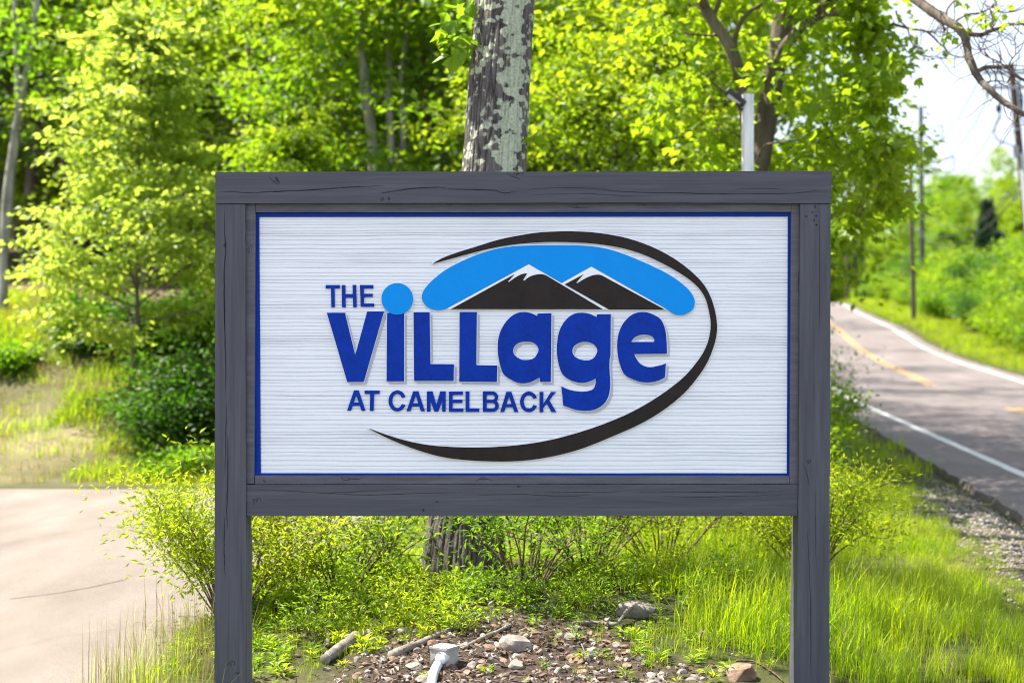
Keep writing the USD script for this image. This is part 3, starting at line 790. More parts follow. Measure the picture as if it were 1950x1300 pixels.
for L in BIG:
    slab("letter", L, "enamel_navy", 0.0095, 0.011)
slab("dot", DOT, "enamel_sky", 0.0120, 0.0135)

ARC_TOP = [(849.2, 587.7), (819, 587.4), (807.7, 578.5), (803, 565), (809, 549.5), (821.5, 535.4), (846.2, 515.4), (876.9, 498.5), (907.7, 485.2), (938.5, 475.6), (975.4, 469.2), (1030.8, 467), (1076.9, 466.8), (1126.2, 468.8), (1163, 475.6), (1206.2, 490.8), (1249.2, 509.8), (1280, 526.4), (1307.7, 547.7), (1319, 561.5), (1323.2, 574.5), (1320, 587.7), (1308.5, 596.6), (1295.4, 600.2), (1283, 597.5), (1270.8, 588.8)]
arc = mixed([(1, ARC_TOP), (0, [(1126.2, 507.0), (1069.4, 538.5), (1006.8, 502.5)])])
snow = Polygon([(849.6, 588.2), (1006.8, 502.9), (1069.4, 538.9), (1126.2, 507.4), (1270.4, 589.2)])
m1 = mixed([(0, [(858.5, 588.4), (979.2, 522.3)]), (0, [(975.5, 527), (966.9, 536.2), (969.2, 536.9)]), (1, [(969.2, 536.9), (981.5, 528.2), (993.8, 522.0), (1003.8, 520.5)]), (0, [(1001, 525), (996.2, 533.0), (998.5, 534.6)]), (1, [(998.5, 534.6), (1007.7, 527.4), (1020, 523.0), (1033, 522.2), (1042, 525.4)]), (0, [(1148.2, 588.8)])])
m2 = mixed([(0, [(1075.4, 541.4), (1110.8, 522.3), (1105, 529), (1097, 538.5), (1099.4, 539.0)]), (1, [(1099.4, 539.0), (1113.8, 530.4), (1127.7, 524.4), (1138.5, 522.8), (1149, 525.8)]), (0, [(1266, 589.2), (1159.4, 589.0)])])
SW_OUT = [(823.7, 502.2), (840, 492.5), (861.5, 483.8), (907.7, 469.2), (947.7, 456.9), (984.6, 449.0), (1021.5, 443.2), (1064.6, 440.6), (1107.7, 441.0), (1147.7, 444.6), (1187.7, 452.0), (1227.7, 464.4), (1261.5, 479.5), (1292.3, 498.0), (1320, 520.0), (1338.5, 539.5), (1351, 560.0), (1360.2, 586), (1365.3, 617), (1363.8, 642), (1356.6, 667), (1344.6, 694), (1327.7, 719), (1307, 744.0), (1281.9, 766.5), (1252, 788.0), (1211.8, 810.4), (1167.4, 830.0), (1119.4, 849.6), (1078.8, 862.3), (1034.5, 871.7), (993.9, 876.8), (945.9, 878.2), (901.6, 876.5), (842.5, 869.6), (801.9, 858.8), (768.6, 846.8), (735.4, 832.6), (702.2, 815.2)]
SW_IN = [(702.2, 815.2), (735.4, 827.2), (772.3, 838.3), (809.2, 845.9), (864.6, 850.7), (909, 851.6), (957, 849.6), (1005, 844.8), (1049.3, 837.0), (1086.2, 827.6), (1123.1, 816.4), (1163.7, 801.5), (1197, 787.0), (1219.2, 775.5), (1253, 755.2), (1279.5, 736.4), (1306, 714.0), (1325.3, 691.6), (1342.1, 666), (1350.6, 642), (1353.6, 615.4), (1349.6, 589.5), (1343.8, 569), (1329.2, 546.6), (1304.6, 526.2), (1273.8, 507.7), (1243.1, 492.3), (1209.2, 479.0), (1169.2, 469.2), (1132.3, 464.0), (1092.3, 461.4), (1046.2, 460.8), (1000, 463.2), (953.8, 469.2), (916.9, 477.0), (876.9, 487.7), (848, 495.5), (823.7, 502.2)]
swoosh = mixed([(1, SW_OUT), (1, SW_IN)])
slab("emblem_backing", arc.union(snow).union(swoosh).buffer(2.2), "enamel_white", 0.0034, 0.005)
slab("emblem_sky", arc, "enamel_sky", 0.0090, 0.010)
slab("emblem_snow", snow, "enamel_white", 0.0080, 0.009)
slab("emblem_mountain", m1, "enamel_black", 0.0102, 0.0115)
slab("emblem_mountain", m2, "enamel_black", 0.0102, 0.0115)
slab("emblem_swoosh", swoosh, "enamel_black", 0.0085, 0.0095)
# ---------------------------------------------------------------- trees
def ground_at(x, y):
    return float(height(np.array([x]), np.array([y]))[0])


def make_tree(rng, H, r0, base, spread, limbs, per, size, shape="oval", flat=0.35, lean=0.05, rise=0.55, clump=0.55, twigs=3, profile=None, tilt=0.55, sides=7):
    """(wood, leaves): a tapered trunk with limbs and twigs that carry the leaf clumps"""
    wood = Soup()
    n = 9
    t = np.linspace(0, 1, n)
    path = np.column_stack([np.cumsum(rng.normal(size=n) * 0.035 * H * 0.5) * t, np.cumsum(rng.normal(size=n) * 0.035 * H * 0.5) * t, t * H * 0.96])
    path[:, 0] += lean * H * t ** 1.3 * rng.normal()
    path[:, 1] += lean * H * t ** 1.3 * rng.normal()
    rad = r0 * (1 - 0.88 * t) * (1 + 0.55 * np.exp(-t * 22))
    tp = catmull(np.column_stack([path, rad]), 18)
    tp[0, 2] -= 0.25
    wood.add(tube(tp[:, :3], tp[:, 3], sides))
    prof = profile or (lambda u: 0.35 + 1.0 * math.sin(math.pi * min(1.0, 0.12 + 0.88 * u)) ** 0.8)
    cen, spr = [], []
    az = rng.uniform(0, 6.28)
    for i in range(limbs):
        u = (i + rng.uniform(0, 1)) / limbs
        hgt = base + (1 - base) * u * 0.97
        k = np.interp(hgt * H * 0.96 / (H * 0.96), np.linspace(0, 1, len(tp)), np.arange(len(tp)))
        p0 = np.array([np.interp(k, np.arange(len(tp)), tp[:, c]) for c in range(3)])
        rr = np.interp(k, np.arange(len(tp)), tp[:, 3])
        az += 2.4 + rng.normal() * 0.5
        L = spread * prof(u) * rng.uniform(0.75, 1.2)
        d0 = np.array([math.cos(az), math.sin(az), rise * rng.uniform(0.5, 1.3) + 0.6 * u])
        lp = wander(rng, p0, d0, L, 5, (0, 0, 0.15 - 0.5 * rise), 0.13)
        wood.add(tube(lp, np.linspace(min(0.55 * rr, 0.02 * L + 0.012), 0.006, len(lp)), 5, cap=False))
        for q, w in ((1.0, 0.8), (0.72, 0.9)):
            cen.append(lp[0] + (lp[-1] - lp[0]) * 0 + np.array([np.interp(q * 5, np.arange(6), lp[:, c]) for c in range(3)]))
            spr.append(clump * w)
        for j in range(twigs):
            q = rng.uniform(0.3, 0.95)
            b = np.array([np.interp(q * 5, np.arange(6), lp[:, c]) for c in range(3)])
            d = unit(lp[-1] - lp[0])
            side = unit(np.cross(d, [0, 0, 1.0])) * (1 if j % 2 else -1)
            tw = wander(rng, b, d * 0.7 + side * rng.uniform(0.6, 1.2) + np.array([0, 0, rng.uniform(-0.15, 0.35)]), L * rng.uniform(0.25, 0.5), 3, (0, 0, -0.1), 0.15)
            wood.add(tube(tw, np.linspace(0.010, 0.004, len(tw)), 4, cap=False))
            cen += [tw[-1], tw[1] * 0.5 + tw[2] * 0.5]
            spr += [clump, clump * 0.75]
    cen.append(tp[-1, :3])
    spr.append(clump)
    lv = clumps(rng, np.array(cen), np.array(spr) * rng.uniform(0.75, 1.2, len(spr)), per, size, shape, flat, tilt)
    return wood.get(), lv


def plant(name, label, cat, group, wood, lv, wmat, lmat, loc, rz=0.0, scale=1.0, wname="trunk", lname="crown"):
    t = thing(name, label, cat, loc, rz, scale, group)
    obj(wname, wood, wmat, t, smooth=True)
    obj(lname, lv, lmat, t, kind="stuff")
    return t


# woodland behind the sign, left of the road
kinds = []
for i, (H, sp, base, mt, wm) in enumerate([(9.0, 2.7, 0.22, "leaf_mid", "bark_grey"), (10.5, 2.9, 0.28, "leaf_lime", "bark"), (7.5, 2.5, 0.15, "leaf_lime", "bark_grey"), (9.5, 2.7, 0.26, "leaf_dark", "bark"), (5.8, 2.0, 0.10, "leaf_mid", "bark")]):
    r = np.random.default_rng(100 + i)
    kinds.append((make_tree(r, H, 0.085 + 0.004 * H, base, sp, 26, 46, 0.150, "oval", 0.26, clump=0.66, twigs=3), mt, wm, H))

WOOD_GROUPS = ["grey barked woodland trees", "tall lime green woodland trees", "low lime woodland trees", "dark woodland trees", "bushy young woodland trees"]
spots = []
r = np.random.default_rng(42)
front = [(-9.6, 31.0, 3), (-7.8, 33.0, 0), (-11.4, 33.5, 3), (-5.8, 29.0, 2), (-3.6, 27.0, 1), (-4.8, 32.0, 1), (-1.7, 26.0, 2), (-0.4, 23.2, 2), (1.2, 25.5, 2), (2.2, 22.4, 4), (-2.4, 31.0, 0), (0.2, 30.0, 2), (-7.0, 36.5, 3),
         (-13.0, 36.0, 0), (-7.4, 28.6, 4), (-3.0, 24.4, 4), (0.9, 20.6, 4), (-1.4, 23.0, 4)]
spots += front
for row, (yy, nrow) in enumerate(((37, 9), (44, 9), (52, 10), (62, 10))):
    for i in range(nrow):
        spots.append((-0.42 * yy + (0.42 * yy + left_line(yy) - 12.5) * (i + r.uniform(0.2, 0.8)) / nrow, yy + r.uniform(-3, 3), int(r.choice([0, 1, 1, 2, 3, 4]))))
for yy in (75, 90, 105):
    for i in range(7):
        spots.append((left_line(yy) - 12 - 6.5 * i + r.uniform(-1.5, 1.5), yy + r.uniform(-5, 5), int(r.choice([0, 1, 2]))))
for row, (yy, nrow) in enumerate(((40, 9), (58, 11))):
    for i in range(nrow):
        spots.append((-0.42 * yy + (0.42 * yy + left_line(yy) - 12.5) * (i + r.uniform(0.2, 0.8)) / nrow, yy + r.uniform(-3, 3), 4))


def ordinal(k, n):
    words = ["nearest", "second nearest", "third nearest", "fourth nearest", "fifth nearest", "sixth nearest", "seventh nearest", "eighth nearest", "ninth nearest", "tenth nearest", "eleventh nearest", "twelfth nearest"]
    return "" if n == 1 else ", farthest of them" if k == n - 1 else ", " + (words[k] if k < 12 else f"{k + 1}th nearest") + " of them"


def place_labels(items, kind_words, zones):
    """items: (x, y, kind). A label of its own for each: its look, the landmark it stands by, and its turn in depth there"""
    keys = []
    for (x, y, k) in items:
        px = 975 + FPX * x / y
        keys.append((k, next(w for lim, w in zones if px < lim)))
    out = [None] * len(items)
    for key in set(keys):
        m = sorted([i for i in range(len(items)) if keys[i] == key], key=lambda i: items[i][1])
        for n_, i in enumerate(m):
            out[i] = f"{kind_words[key[0]]} {key[1]}{ordinal(n_, len(m))}"
    return out


WOOD_WORDS = ["tall grey barked mid green tree", "tall lime green tree", "low branching lime tree", "dark green shaded tree", "bushy young mid green tree"]
WOOD_ZONES = [(60, "at the wood's left edge"), (420, "behind the pale young tree"), (650, "above the sign's upper left corner"), (860, "by the curved grey stems"), (1060, "behind the lichen trunk"), (1320, "behind the blossom tree"), (1600, "behind the forked maple"), (9999, "beyond the maple by the road")]
wood_labels = place_labels(spots, WOOD_WORDS, WOOD_ZONES)
first = {}
for (x, y, k), lab_ in zip(spots, wood_labels):
    (w, l), mt, wm, H = kinds[k]
    loc = (x, y, ground_at(x, y))
    rz, sc = r.uniform(0, 360), r.uniform(0.85, 1.15) * (1.0 if y < 33 else 1.3)
    if k not in first:
        first[k] = plant("woodland_tree", lab_, "tree", WOOD_GROUPS[k], w, l, wm, mt, loc, rz, sc)
    else:
        copy_of(first[k], "woodland_tree", lab_, "tree", loc, rz, sc, WOOD_GROUPS[k])

# bare-stemmed trees that stand out of the wood
def stem_tree(name, label, pix, Y, width, mats, crown, seed, per=70, size=0.15, extra=()):
    """trunk through pixels at depth Y, with further stems; crown = clump centres in pixels and depths"""
    rng_ = np.random.default_rng(seed)
    t = thing(name, label, "tree")
    for j, (pp, w0, w1) in enumerate([(pix, *width)] + list(extra)):
        p = np.array([at(a, b, Y + (c if len(q) > 2 else 0)) for q in pp for a, b, *cc in [q] for c in [cc[0] if cc else 0]])
        p = catmull(p, 24)
        p[0, 2] -= 0.3 if j == 0 else 0.0
        rr = np.linspace(w0, w1, len(p)) * (1 + (0.5 * np.exp(-np.linspace(0, 1, len(p)) * 20) if j == 0 else 0))
        obj("trunk" if j == 0 else "stem", tube(p, rr, 10), mats[0], t, smooth=True)
    if crown is not None:
        obj("crown", clumps(rng_, crown[0], crown[1], per, size, "oval", 0.3), mats[1], t, kind="stuff")
    return t


r = np.random.default_rng(9)
def cloud(n, px, py, Y, seed, spread=0.6):
    q = np.random.default_rng(seed)
    return np.array([at(q.uniform(*px), q.uniform(*py), q.uniform(*Y)) for _ in range(n)]), q.uniform(0.7, 1.25, n) * spread


stem_tree("grey_tree", "slender pale grey double stemmed tree at the left edge of the wood", [(2, 640), (6, 560), (10, 400), (26, 270), (48, 150), (72, 0), (95, -160)], 23.5, (0.075, 0.042), ("bark_grey", "leaf_mid"),
          cloud(46, (-160, 180), (-260, 170), (22, 26), 3, 0.8), 31, extra=[([(6, 520), (24, 330), (34, 200), (30, 60), (20, -120)], 0.06, 0.035)])
stem_tree("grey_tree", "grey tree with two curving stems above the left half of the sign", [(712, 700), (714, 420), (712, 320), (706, 240), (696, 175), (690, 90), (680, -60), (684, -250)], 21.5, (0.105, 0.06), ("bark_grey", "leaf_lime"),
          cloud(40, (560, 860), (-330, 40), (20, 24), 5, 0.75), 32, extra=[([(745, 700), (746, 330), (742, 190), (742, 110), (732, 20), (728, -160)], 0.075, 0.05), ([(758, 420), (768, 250), (764, 150), (774, 60), (779, -40), (782, -200)], 0.05, 0.032), ([(745, 185), (700, 178), (655, 166), (600, 150)], 0.02, 0.008)])
stem_tree("dark_tree", "dark trunked tree in the shade above the left end of the sign", [(468, 640), (468, 330), (470, 240), (478, 180), (476, 80), (480, -120)], 26.0, (0.13, 0.08), ("bark", "leaf_mid"),
          cloud(40, (360, 620), (-300, 60), (25, 29), 6, 0.85), 33)
stem_tree("dark_tree", "dim trunk in the wood just right of the lichen covered trunk", [(1064, 700), (1066, 330), (1070, 230), (1066, 120), (1078, 0), (1080, -200)], 24.0, (0.09, 0.06), ("bark", "leaf_mid"),
          cloud(36, (1000, 1200), (-320, 10), (23, 27), 8, 0.8), 34)

# pale green layered young tree on the bank, left of the sign
r = np.random.default_rng(77)
sx, sy_ = at(312, 700, 19.0)[:2]
w, l = make_tree(r, 5.7, 0.040, 0.15, 1.38, 50, 44, 0.098, "oval", 0.18, 0.02, 0.28, 0.31, 5, lambda u: 1.15 * (1 - u) ** 0.75 * min(1.0, 0.6 + 2.4 * u) + 0.08, 0.45)
plant("young_tree", "bright pale green young tree with layered branches on the bank left of the sign", "tree", None, w, l, "bark", "leaf_pale", (sx - 0.42, sy_, ground_at(sx, sy_)))
w, l = make_tree(np.random.default_rng(78), 4.6, 0.05, 0.10, 1.5, 44, 60, 0.10, "oval", 0.18, 0.02, 0.3, 0.38, 4, lambda u: 1.1 * (1 - u) ** 0.55 * min(1.0, 0.45 + 3 * u) + 0.1)
x_, y_ = at(575, 700, 20.5)[:2]
plant("young_tree", "lime green young tree with drooping layers behind the sign's upper left edge", "tree", None, w, l, "bark_grey", "leaf_lime", (x_, y_, ground_at(x_, y_)), 40, 0.80)

# lichen-covered trunk right behind the sign
LY = 8.7
ax = np.array([(880, 1125, 0.285), (880, 1090, 0.255), (883, 1040, 0.245), (887, 983, 0.226), (910, 650, 0.212), (940, 325, 0.198), (952, 130, 0.190), (961, 0, 0.186), (975, -260, 0.176), (985, -520, 0.16)], float)
axis = np.array([[*at(p[0], p[1], LY), p[2]] for p in ax])
axis[:, 1] = LY + (axis[:, 2] - 0.1) * 0.05
axis[0, 2] -= 0.15
na, nh = 300, 640
ap = catmull(axis, nh)
th = np.linspace(0, 2 * np.pi, na, endpoint=False)
TH, HH = np.meshgrid(th, np.arange(nh), indexing="xy")
cz = ap[:, 2][HH]
cyl = np.stack([np.cos(TH) * 3.0, np.sin(TH) * 3.0, cz * 1.1], -1)
warp = meshkit.fbm(cyl * 1.3, 3, 4) * 1.6
fiss = meshkit.noise(np.stack([np.cos(TH) * 10.5 + warp, np.sin(TH) * 10.5 + warp * 0.7, cz * 3.0], -1), 6)
fiss2 = meshkit.noise(np.stack([np.cos(TH) * 15.0 + warp * 2, np.sin(TH) * 15.0, cz * 7.0], -1), 16)
ridge = np.clip(np.abs(fiss - 0.5) * 6.5, 0, 1) * 0.68 + np.clip(np.abs(fiss2 - 0.5) * 5.5, 0, 1) * 0.32
flare = np.clip((0.75 - cz) / 0.75, 0, 1) ** 2
root = 1 + flare * 0.13 * np.cos(TH * 5 + 0.6)
rad = ap[:, 3][HH] * root * (1 + 0.05 * (meshkit.noise(np.stack([np.cos(TH), np.sin(TH), cz * 0.9], -1), 2) - 0.5)) + (ridge - 0.75) * 0.013
P = np.stack([ap[:, 0][HH] + np.cos(TH) * rad, ap[:, 1][HH] + np.sin(TH) * rad, cz], -1).reshape(-1, 3)
I, J = np.meshgrid(np.arange(nh - 1), np.arange(na), indexing="ij")
K = (J + 1) % na
tf = np.stack([I * na + J, I * na + K, (I + 1) * na + K, (I + 1) * na + J], -1).reshape(-1, 4)
ang = (TH + np.pi / 2 + np.pi) % (2 * np.pi) - np.pi       # 0 faces the camera, positive to the right
strip_c = 0.42 + 0.10 * np.sin(cz * 2.3 + 1.0) - 0.06 * (cz - 3.2)
strip = np.exp(-((ang - strip_c) / 0.40) ** 4) * smoothstep(1.3, 2.4, cz)
spots_n = meshkit.fbm(np.stack([np.cos(TH) * 4.4, np.sin(TH) * 4.4, cz * 23.0], -1), 3, 12)
lichen = np.clip(strip * 0.62 + (spots_n - 0.5) * 2.3 * smoothstep(0.8, 2.0, cz) + 0.0, 0, 1)
disc_rng = np.random.default_rng(4)
edge_n = meshkit.fbm(np.stack([np.cos(TH) * 11, np.sin(TH) * 11, cz * 58], -1), 3, 18)
for _ in range(85):
    da, dz, dr_ = disc_rng.uniform(-1.5, 1.6), disc_rng.uniform(2.3, 4.3), 0.006 + 0.020 * disc_rng.random() ** 2.2
    dist = np.sqrt(((ang - da) * 0.19) ** 2 + (cz - dz) ** 2) * (0.35 + 1.3 * edge_n)
    lichen = np.maximum(lichen, np.clip(1.15 - dist / dr_ * 0.8, 0, 0.9) * (0.55 + 0.45 * (da > -1.2)))
mat("bark_lichen", {
    "g": ("geometry", {}), "li": ("attribute", {"attribute": "lichen"}), "ri": ("attribute", {"attribute": "ridge"}),
    "n": ("noise_texture", {"scale": 28.0, "detail": 6.0, "roughness": 0.7}),
    "n2": ("noise_texture", {"scale": 75.0, "detail": 5.0, "roughness": 0.65}),
    "bark": ("rgb_ramp", {"ramp": [(0.20, (0.024, 0.020, 0.019)), (0.45, (0.068, 0.059, 0.056)), (0.72, (0.112, 0.100, 0.096)), (1.0, (0.17, 0.155, 0.148))]}),
    "lich": ("rgb_ramp", {"ramp": [(0.3, (0.20, 0.22, 0.16)), (0.5, (0.36, 0.385, 0.285)), (0.75, (0.48, 0.505, 0.39))]}),
    "rn": ("math", {"math_type": "multiply_add", "value2": 0.55}),
    "rs": ("math", {"math_type": "multiply_add", "value2": 0.8, "value3": -0.18}),
    "th": ("math", {"math_type": "multiply_add", "value2": 1.0}),
    "ths": ("math", {"math_type": "subtract", "value2": 0.70}),
    "thm": ("math", {"math_type": "multiply", "value2": 7.0, "use_clamp": True}),
    "m": ("mix_color", {}),
    "b": ("bump", {"strength": 0.8, "distance": 0.006}),
    "p": ("principled_bsdf", {"roughness": 0.93, "specular_ior_level": 0.2}),
}, [("g.position", "n.vector"), ("g.position", "n2.vector"), ("n2.fac", "rs.value1"), ("ri.fac", "rn.value1"), ("rs.value", "rn.value3"), ("rn.value", "bark.fac"), ("n2.fac", "lich.fac"),
    ("n.fac", "th.value1"), ("li.fac", "th.value3"), ("th.value", "ths.value1"), ("ths.value", "thm.value1"), ("thm.value", "m.fac"),
    ("bark.color", "m.a"), ("lich.color", "m.b"), ("m.result", "p.base_color"), ("n2.fac", "b.height"), ("b.normal", "p.normal")], "p.BSDF")
oak = thing("lichen_tree", "thick tree trunk with pale green lichen rising right behind the sign", "tree")
obj("trunk", (P, tf), "bark_lichen", oak, smooth=True, primvars={"lichen": lichen.ravel(), "ridge": ridge.ravel()})
r = np.random.default_rng(55)
top = ap[-1, :3]
cen, spr, limb = [], [], Soup()
limb.add(tube(catmull(np.array([ap[-1, :3] - [0, 0, 0.05], top + [0.15, 0.1, 1.6], top + [0.1, 0.2, 3.6]]), 8), np.linspace(0.158, 0.05, 8), 9))
for i in range(19):
    az = i * 2.4 + 0.4
    p0 = top + np.array([0, 0, r.uniform(-0.7, 3.2)])
    lp = wander(r, p0, (math.cos(az), math.sin(az), r.uniform(0.35, 0.9)), r.uniform(2.0, 3.4), 6, (0, 0, -0.3), 0.12)
    limb.add(tube(lp, np.linspace(0.055, 0.012, len(lp)), 6, cap=False))
    for j in range(3, 7):
        cen.append(lp[j] + r.normal(size=3) * 0.25)
        spr.append(r.uniform(0.45, 0.8))
obj("limbs", limb.get(), "bark", oak, smooth=True)
cen += [at(862, 70, 8.75), at(874, 98, 8.75), at(1020, 262, 8.75), at(856, 34, 8.8)]
spr += [0.10, 0.09, 0.07, 0.14]
per = np.array([70] * (len(cen) - 4) + [16, 8, 8, 22])
obj("crown", clumps(r, cen, spr, per, 0.105, "maple", 0.5), "leaf_mid", oak, kind="stuff")

# two-stemmed maple on the right, its long bare limb reaching over the road
MY = 14.0
r = np.random.default_rng(66)
maple = thing("maple_tree", "two stemmed tree with bright maple leaves above the sign's right end", "tree")


def pix_tube(pp, w0, w1, n=22, sides=9, Y=MY):
    p = np.array([at(q[0], q[1], Y + (q[2] if len(q) > 2 else 0)) for q in pp])
    p = catmull(p, n)
    t = np.linspace(0, 1, n)
    p = p + 0.012 * (np.stack([meshkit.noise(np.stack([p[:, 2] * 3, p[:, 0] * 3, 0 * t], -1), s) for s in (1, 2, 3)], 1) - 0.5) * (t * (1 - t) * 4)[:, None]
    return tube(p, np.linspace(w0, w1, n), sides), p


trunk_px = [(1425, 960), (1436, 640), (1440, 400), (1443, 320), (1452, 262), (1464, 200), (1476, 130), (1488, 60), (1497, 0), (1505, -110), (1500, -240), (1520, -420)]
stem_px = [(1428, 640, -0.2), (1424, 400, -0.3), (1424, 320, -0.3), (1420, 230, -0.3), (1414, 170, -0.3), (1402, 118, -0.3), (1384, 78, -0.3), (1356, 40, -0.3), (1334, 0, -0.3), (1312, -70, -0.3), (1300, -240, -0.2)]
m, p_trunk = pix_tube(trunk_px, 0.150, 0.075, 40, 12)
obj("trunk", m, "bark", maple, smooth=True)
m, p_stem = pix_tube(stem_px, 0.075, 0.045, 34, 10)
obj("stem", m, "bark", maple, smooth=True)
wood_paths = [p_trunk, p_stem]
limb_defs = [
    ([(1398, 110, -0.3), (1399, 80, -0.3), (1408, 48, -0.35), (1428, 22, -0.4), (1462, 2, -0.5), (1500, -30, -0.6)], 0.030, 0.014),
    ([(1352, 36, -0.3), (1366, 14, -0.3), (1374, -20, -0.3), (1380, -80, -0.3)], 0.026, 0.014),
    ([(1474, 150), (1490, 96, -0.2), (1518, 62, -0.4), (1548, 32, -0.5), (1584, -8, -0.6), (1640, -80, -0.8)], 0.062, 0.030),
    ([(1515, 66, -0.4), (1545, 44, -0.6), (1575, 29, -0.8), (1620, 27, -1.0), (1642, 36, -1.1), (1664, 56, -1.2), (1682, 57, -1.2), (1702, 44, -1.3)], 0.036, 0.012),
    ([(1700, 46, -1.3), (1735, 55, -1.4), (1765, 60, -1.5), (1785, 78, -1.5), (1800, 92, -1.6), (1812, 105, -1.6), (1836, 110, -1.6), (1852, 108, -1.6)], 0.013, 0.005),
    ([(1706, 20, -1.3), (1712, 38, -1.3), (1728, 54, -1.3), (1735, 78, -1.3), (1752, 92, -1.4)], 0.010, 0.005),
    ([(1500, -60), (1560, -120, -0.8), (1640, -100, -1.8), (1700, -40, -2.5), (1740, -4, -2.8), (1775, 22, -3.0), (1800, 38, -3.1), (1826, 54, -3.2), (1838, 72, -3.2), (1842, 98, -3.2), (1850, 126, -3.3), (1866, 152, -3.3), (1884, 172, -3.4), (1908, 192, -3.4), (1934, 209, -3.5), (1965, 224, -3.5), (2010, 236, -3.6)], 0.085, 0.018),
    ([(1834, 62, -3.2), (1850, 66, -3.2), (1868, 67, -3.2), (1884, 60, -3.2), (1900, 55, -3.3), (1915, 48, -3.3), (1938, 46, -3.3), (1970, 48, -3.4)], 0.020, 0.008),
    ([(1860, 138, -3.3), (1880, 129, -3.3), (1906, 129, -3.3), (1922, 134, -3.4), (1936, 146, -3.4), (1952, 154, -3.4), (1975, 158, -3.4)], 0.017, 0.010),
    ([(1919, 133, -3.4), (1924, 118, -3.4), (1934, 104, -3.4), (1932, 76, -3.4)], 0.006, 0.003),
    ([(1920, 132, -3.4), (1900, 118, -3.4), (1880, 110, -3.4), (1868, 100, -3.4), (1864, 78, -3.4)], 0.006, 0.003),
    ([(1872, 160, -3.3), (1890, 156, -3.3), (1906, 156, -3.3), (1920, 158, -3.3)], 0.006, 0.003),
    ([(1803, 40, -3.1), (1802, 22, -3.1), (1812, 6, -3.1), (1826, -6, -3.1)], 0.010, 0.005),
    ([(1815, 46, -3.1), (1845, 27, -3.2), (1870, 24, -3.2), (1890, 14, -3.2), (1912, 24, -3.2), (1955, 12, -3.2)], 0.008, 0.004),
    ([(1790, 32, -3.0), (1795, 48, -3.0), (1800, 58, -3.0)], 0.008, 0.006),
    ([(1652, 40, -1.1), (1654, 66, -1.1), (1648, 88, -1.0)], 0.014, 0.005),
    ([(1885, 62, -3.2), (1890, 40, -3.2), (1886, 18, -3.2), (1896, 4, -3.2)], 0.006, 0.003),
    ([(1762, 60, -1.5), (1790, 62, -1.5), (1804, 56, -1.5)], 0.006, 0.003),
    ([(1745, 66, -1.5), (1750, 100, -1.5), (1800, 112, -1.5)], 0.005, 0.003),
]
for q, w0, w1 in limb_defs:
    m, pth = pix_tube(q, w0, w1, 6 + 3 * len(q), 8)
    obj("limb", m, "bark", maple, smooth=True)
    if q[0][0] < 1600 and w0 < 0.08:
        wood_paths.append(pth)
allw = np.vstack(wood_paths)
right_edge = np.array([(-420, 1640), (-100, 1660), (0, 1680), (55, 1690), (100, 1722), (128, 1742), (160, 1700), (205, 1706), (240, 1728), (285, 1758), (300, 1762), (330, 1735), (352, 1762), (380, 1752), (410, 1700), (440, 1660), (470, 1640)])
left_edge = np.array([(-420, 1260), (0, 1210), (100, 1180), (200, 1250), (330, 1320), (470, 1400)])
cen, spr, twig = [], [], Soup()
tries = 0
while len(cen) < 235:
    py = r.uniform(-210, 470)
    if py > 330 and r.random() < 0.35:
        continue
    lo, hi = np.interp(py, *left_edge.T), np.interp(py, *right_edge.T)
    edge_ = r.random() < 0.3
    px = hi - 34 - abs(r.normal()) * 30 if edge_ else r.uniform(lo, hi - 62)
    if px < lo:
        continue
    c = at(px, py, r.uniform(12.2, 16.8))
    if c[2] < 1.9 or (1385 < px < 1520 and c[1] < 14.6 and py > -20 and r.random() < 0.90):
        continue
    if 1296 < px < 1446 and c[1] < 13.9 and -20 < py < 330 and r.random() < 0.88:
        continue
    cen.append(c)
    spr.append(r.uniform(0.12, 0.20) if edge_ else r.uniform(0.16, 0.36))
order = np.argsort([np.linalg.norm(allw - c, axis=1).min() for c in cen])
nodes, reach = allw.copy(), np.zeros(len(allw))
for o_ in order:
    c = cen[o_]
    dd = np.linalg.norm((nodes - c) * [1, 1, 1.3] + [0, 0, 0.25], axis=1) + 0.25 * reach
    k = int(np.argmin(dd))
    a = nodes[k]
    L = np.linalg.norm(c - a)
    mid = (a + c) / 2 + np.array([0, 0, 0.12 * L]) + r.normal(size=3) * 0.09 * L
    pth = catmull(np.array([a, (a + mid) / 2 + r.normal(size=3) * 0.04 * L, mid, (mid + c) / 2 + r.normal(size=3) * 0.04 * L, c]), 9)
    w0_ = 0.014 if reach[k] == 0 else 0.007
    twig.add(tube(pth, np.linspace(w0_, 0.003, 9), 4, cap=False))
    nodes = np.vstack([nodes, pth[2:]])
    reach = np.concatenate([reach, np.full(7, reach[k] + 0.6)])
obj("twigs", twig.get(), "twig", maple, smooth=True, kind="stuff")
tip_px = [(1690, 52, 12.8), (1686, 70, 12.8), (1736, 84, 12.7), (1752, 96, 12.6), (1745, 42, 12.6), (1786, 100, 12.5), (1810, 66, 10.9), (1826, 60, 10.8), (1836, 12, 10.8), (1874, 36, 10.8), (1884, 24, 10.7), (1900, 22, 10.7), (1920, 46, 10.6), (1708, 90, 12.8), (1722, 94, 12.8), (1700, 88, 12.8), (1766, 104, 12.5), (1660, 30, 12.9), (1722, 20, 12.6), (1716, 8, 12.6)]
cen += [at(*q) for q in tip_px]
spr += [0.09] * len(tip_px)
nt = len(tip_px)
crown_ = Soup().add(clumps(r, cen[:-nt], spr[:-nt], 46, 0.112, "maple", 0.45, 0.5, 0.45)).add(clumps(r, cen[-nt:], spr[-nt:], 6, 0.070, "maple", 0.6, 0.6, 0.45))
obj("crown", crown_.get(), "leaf_lime", maple, kind="stuff")
fine = Soup()
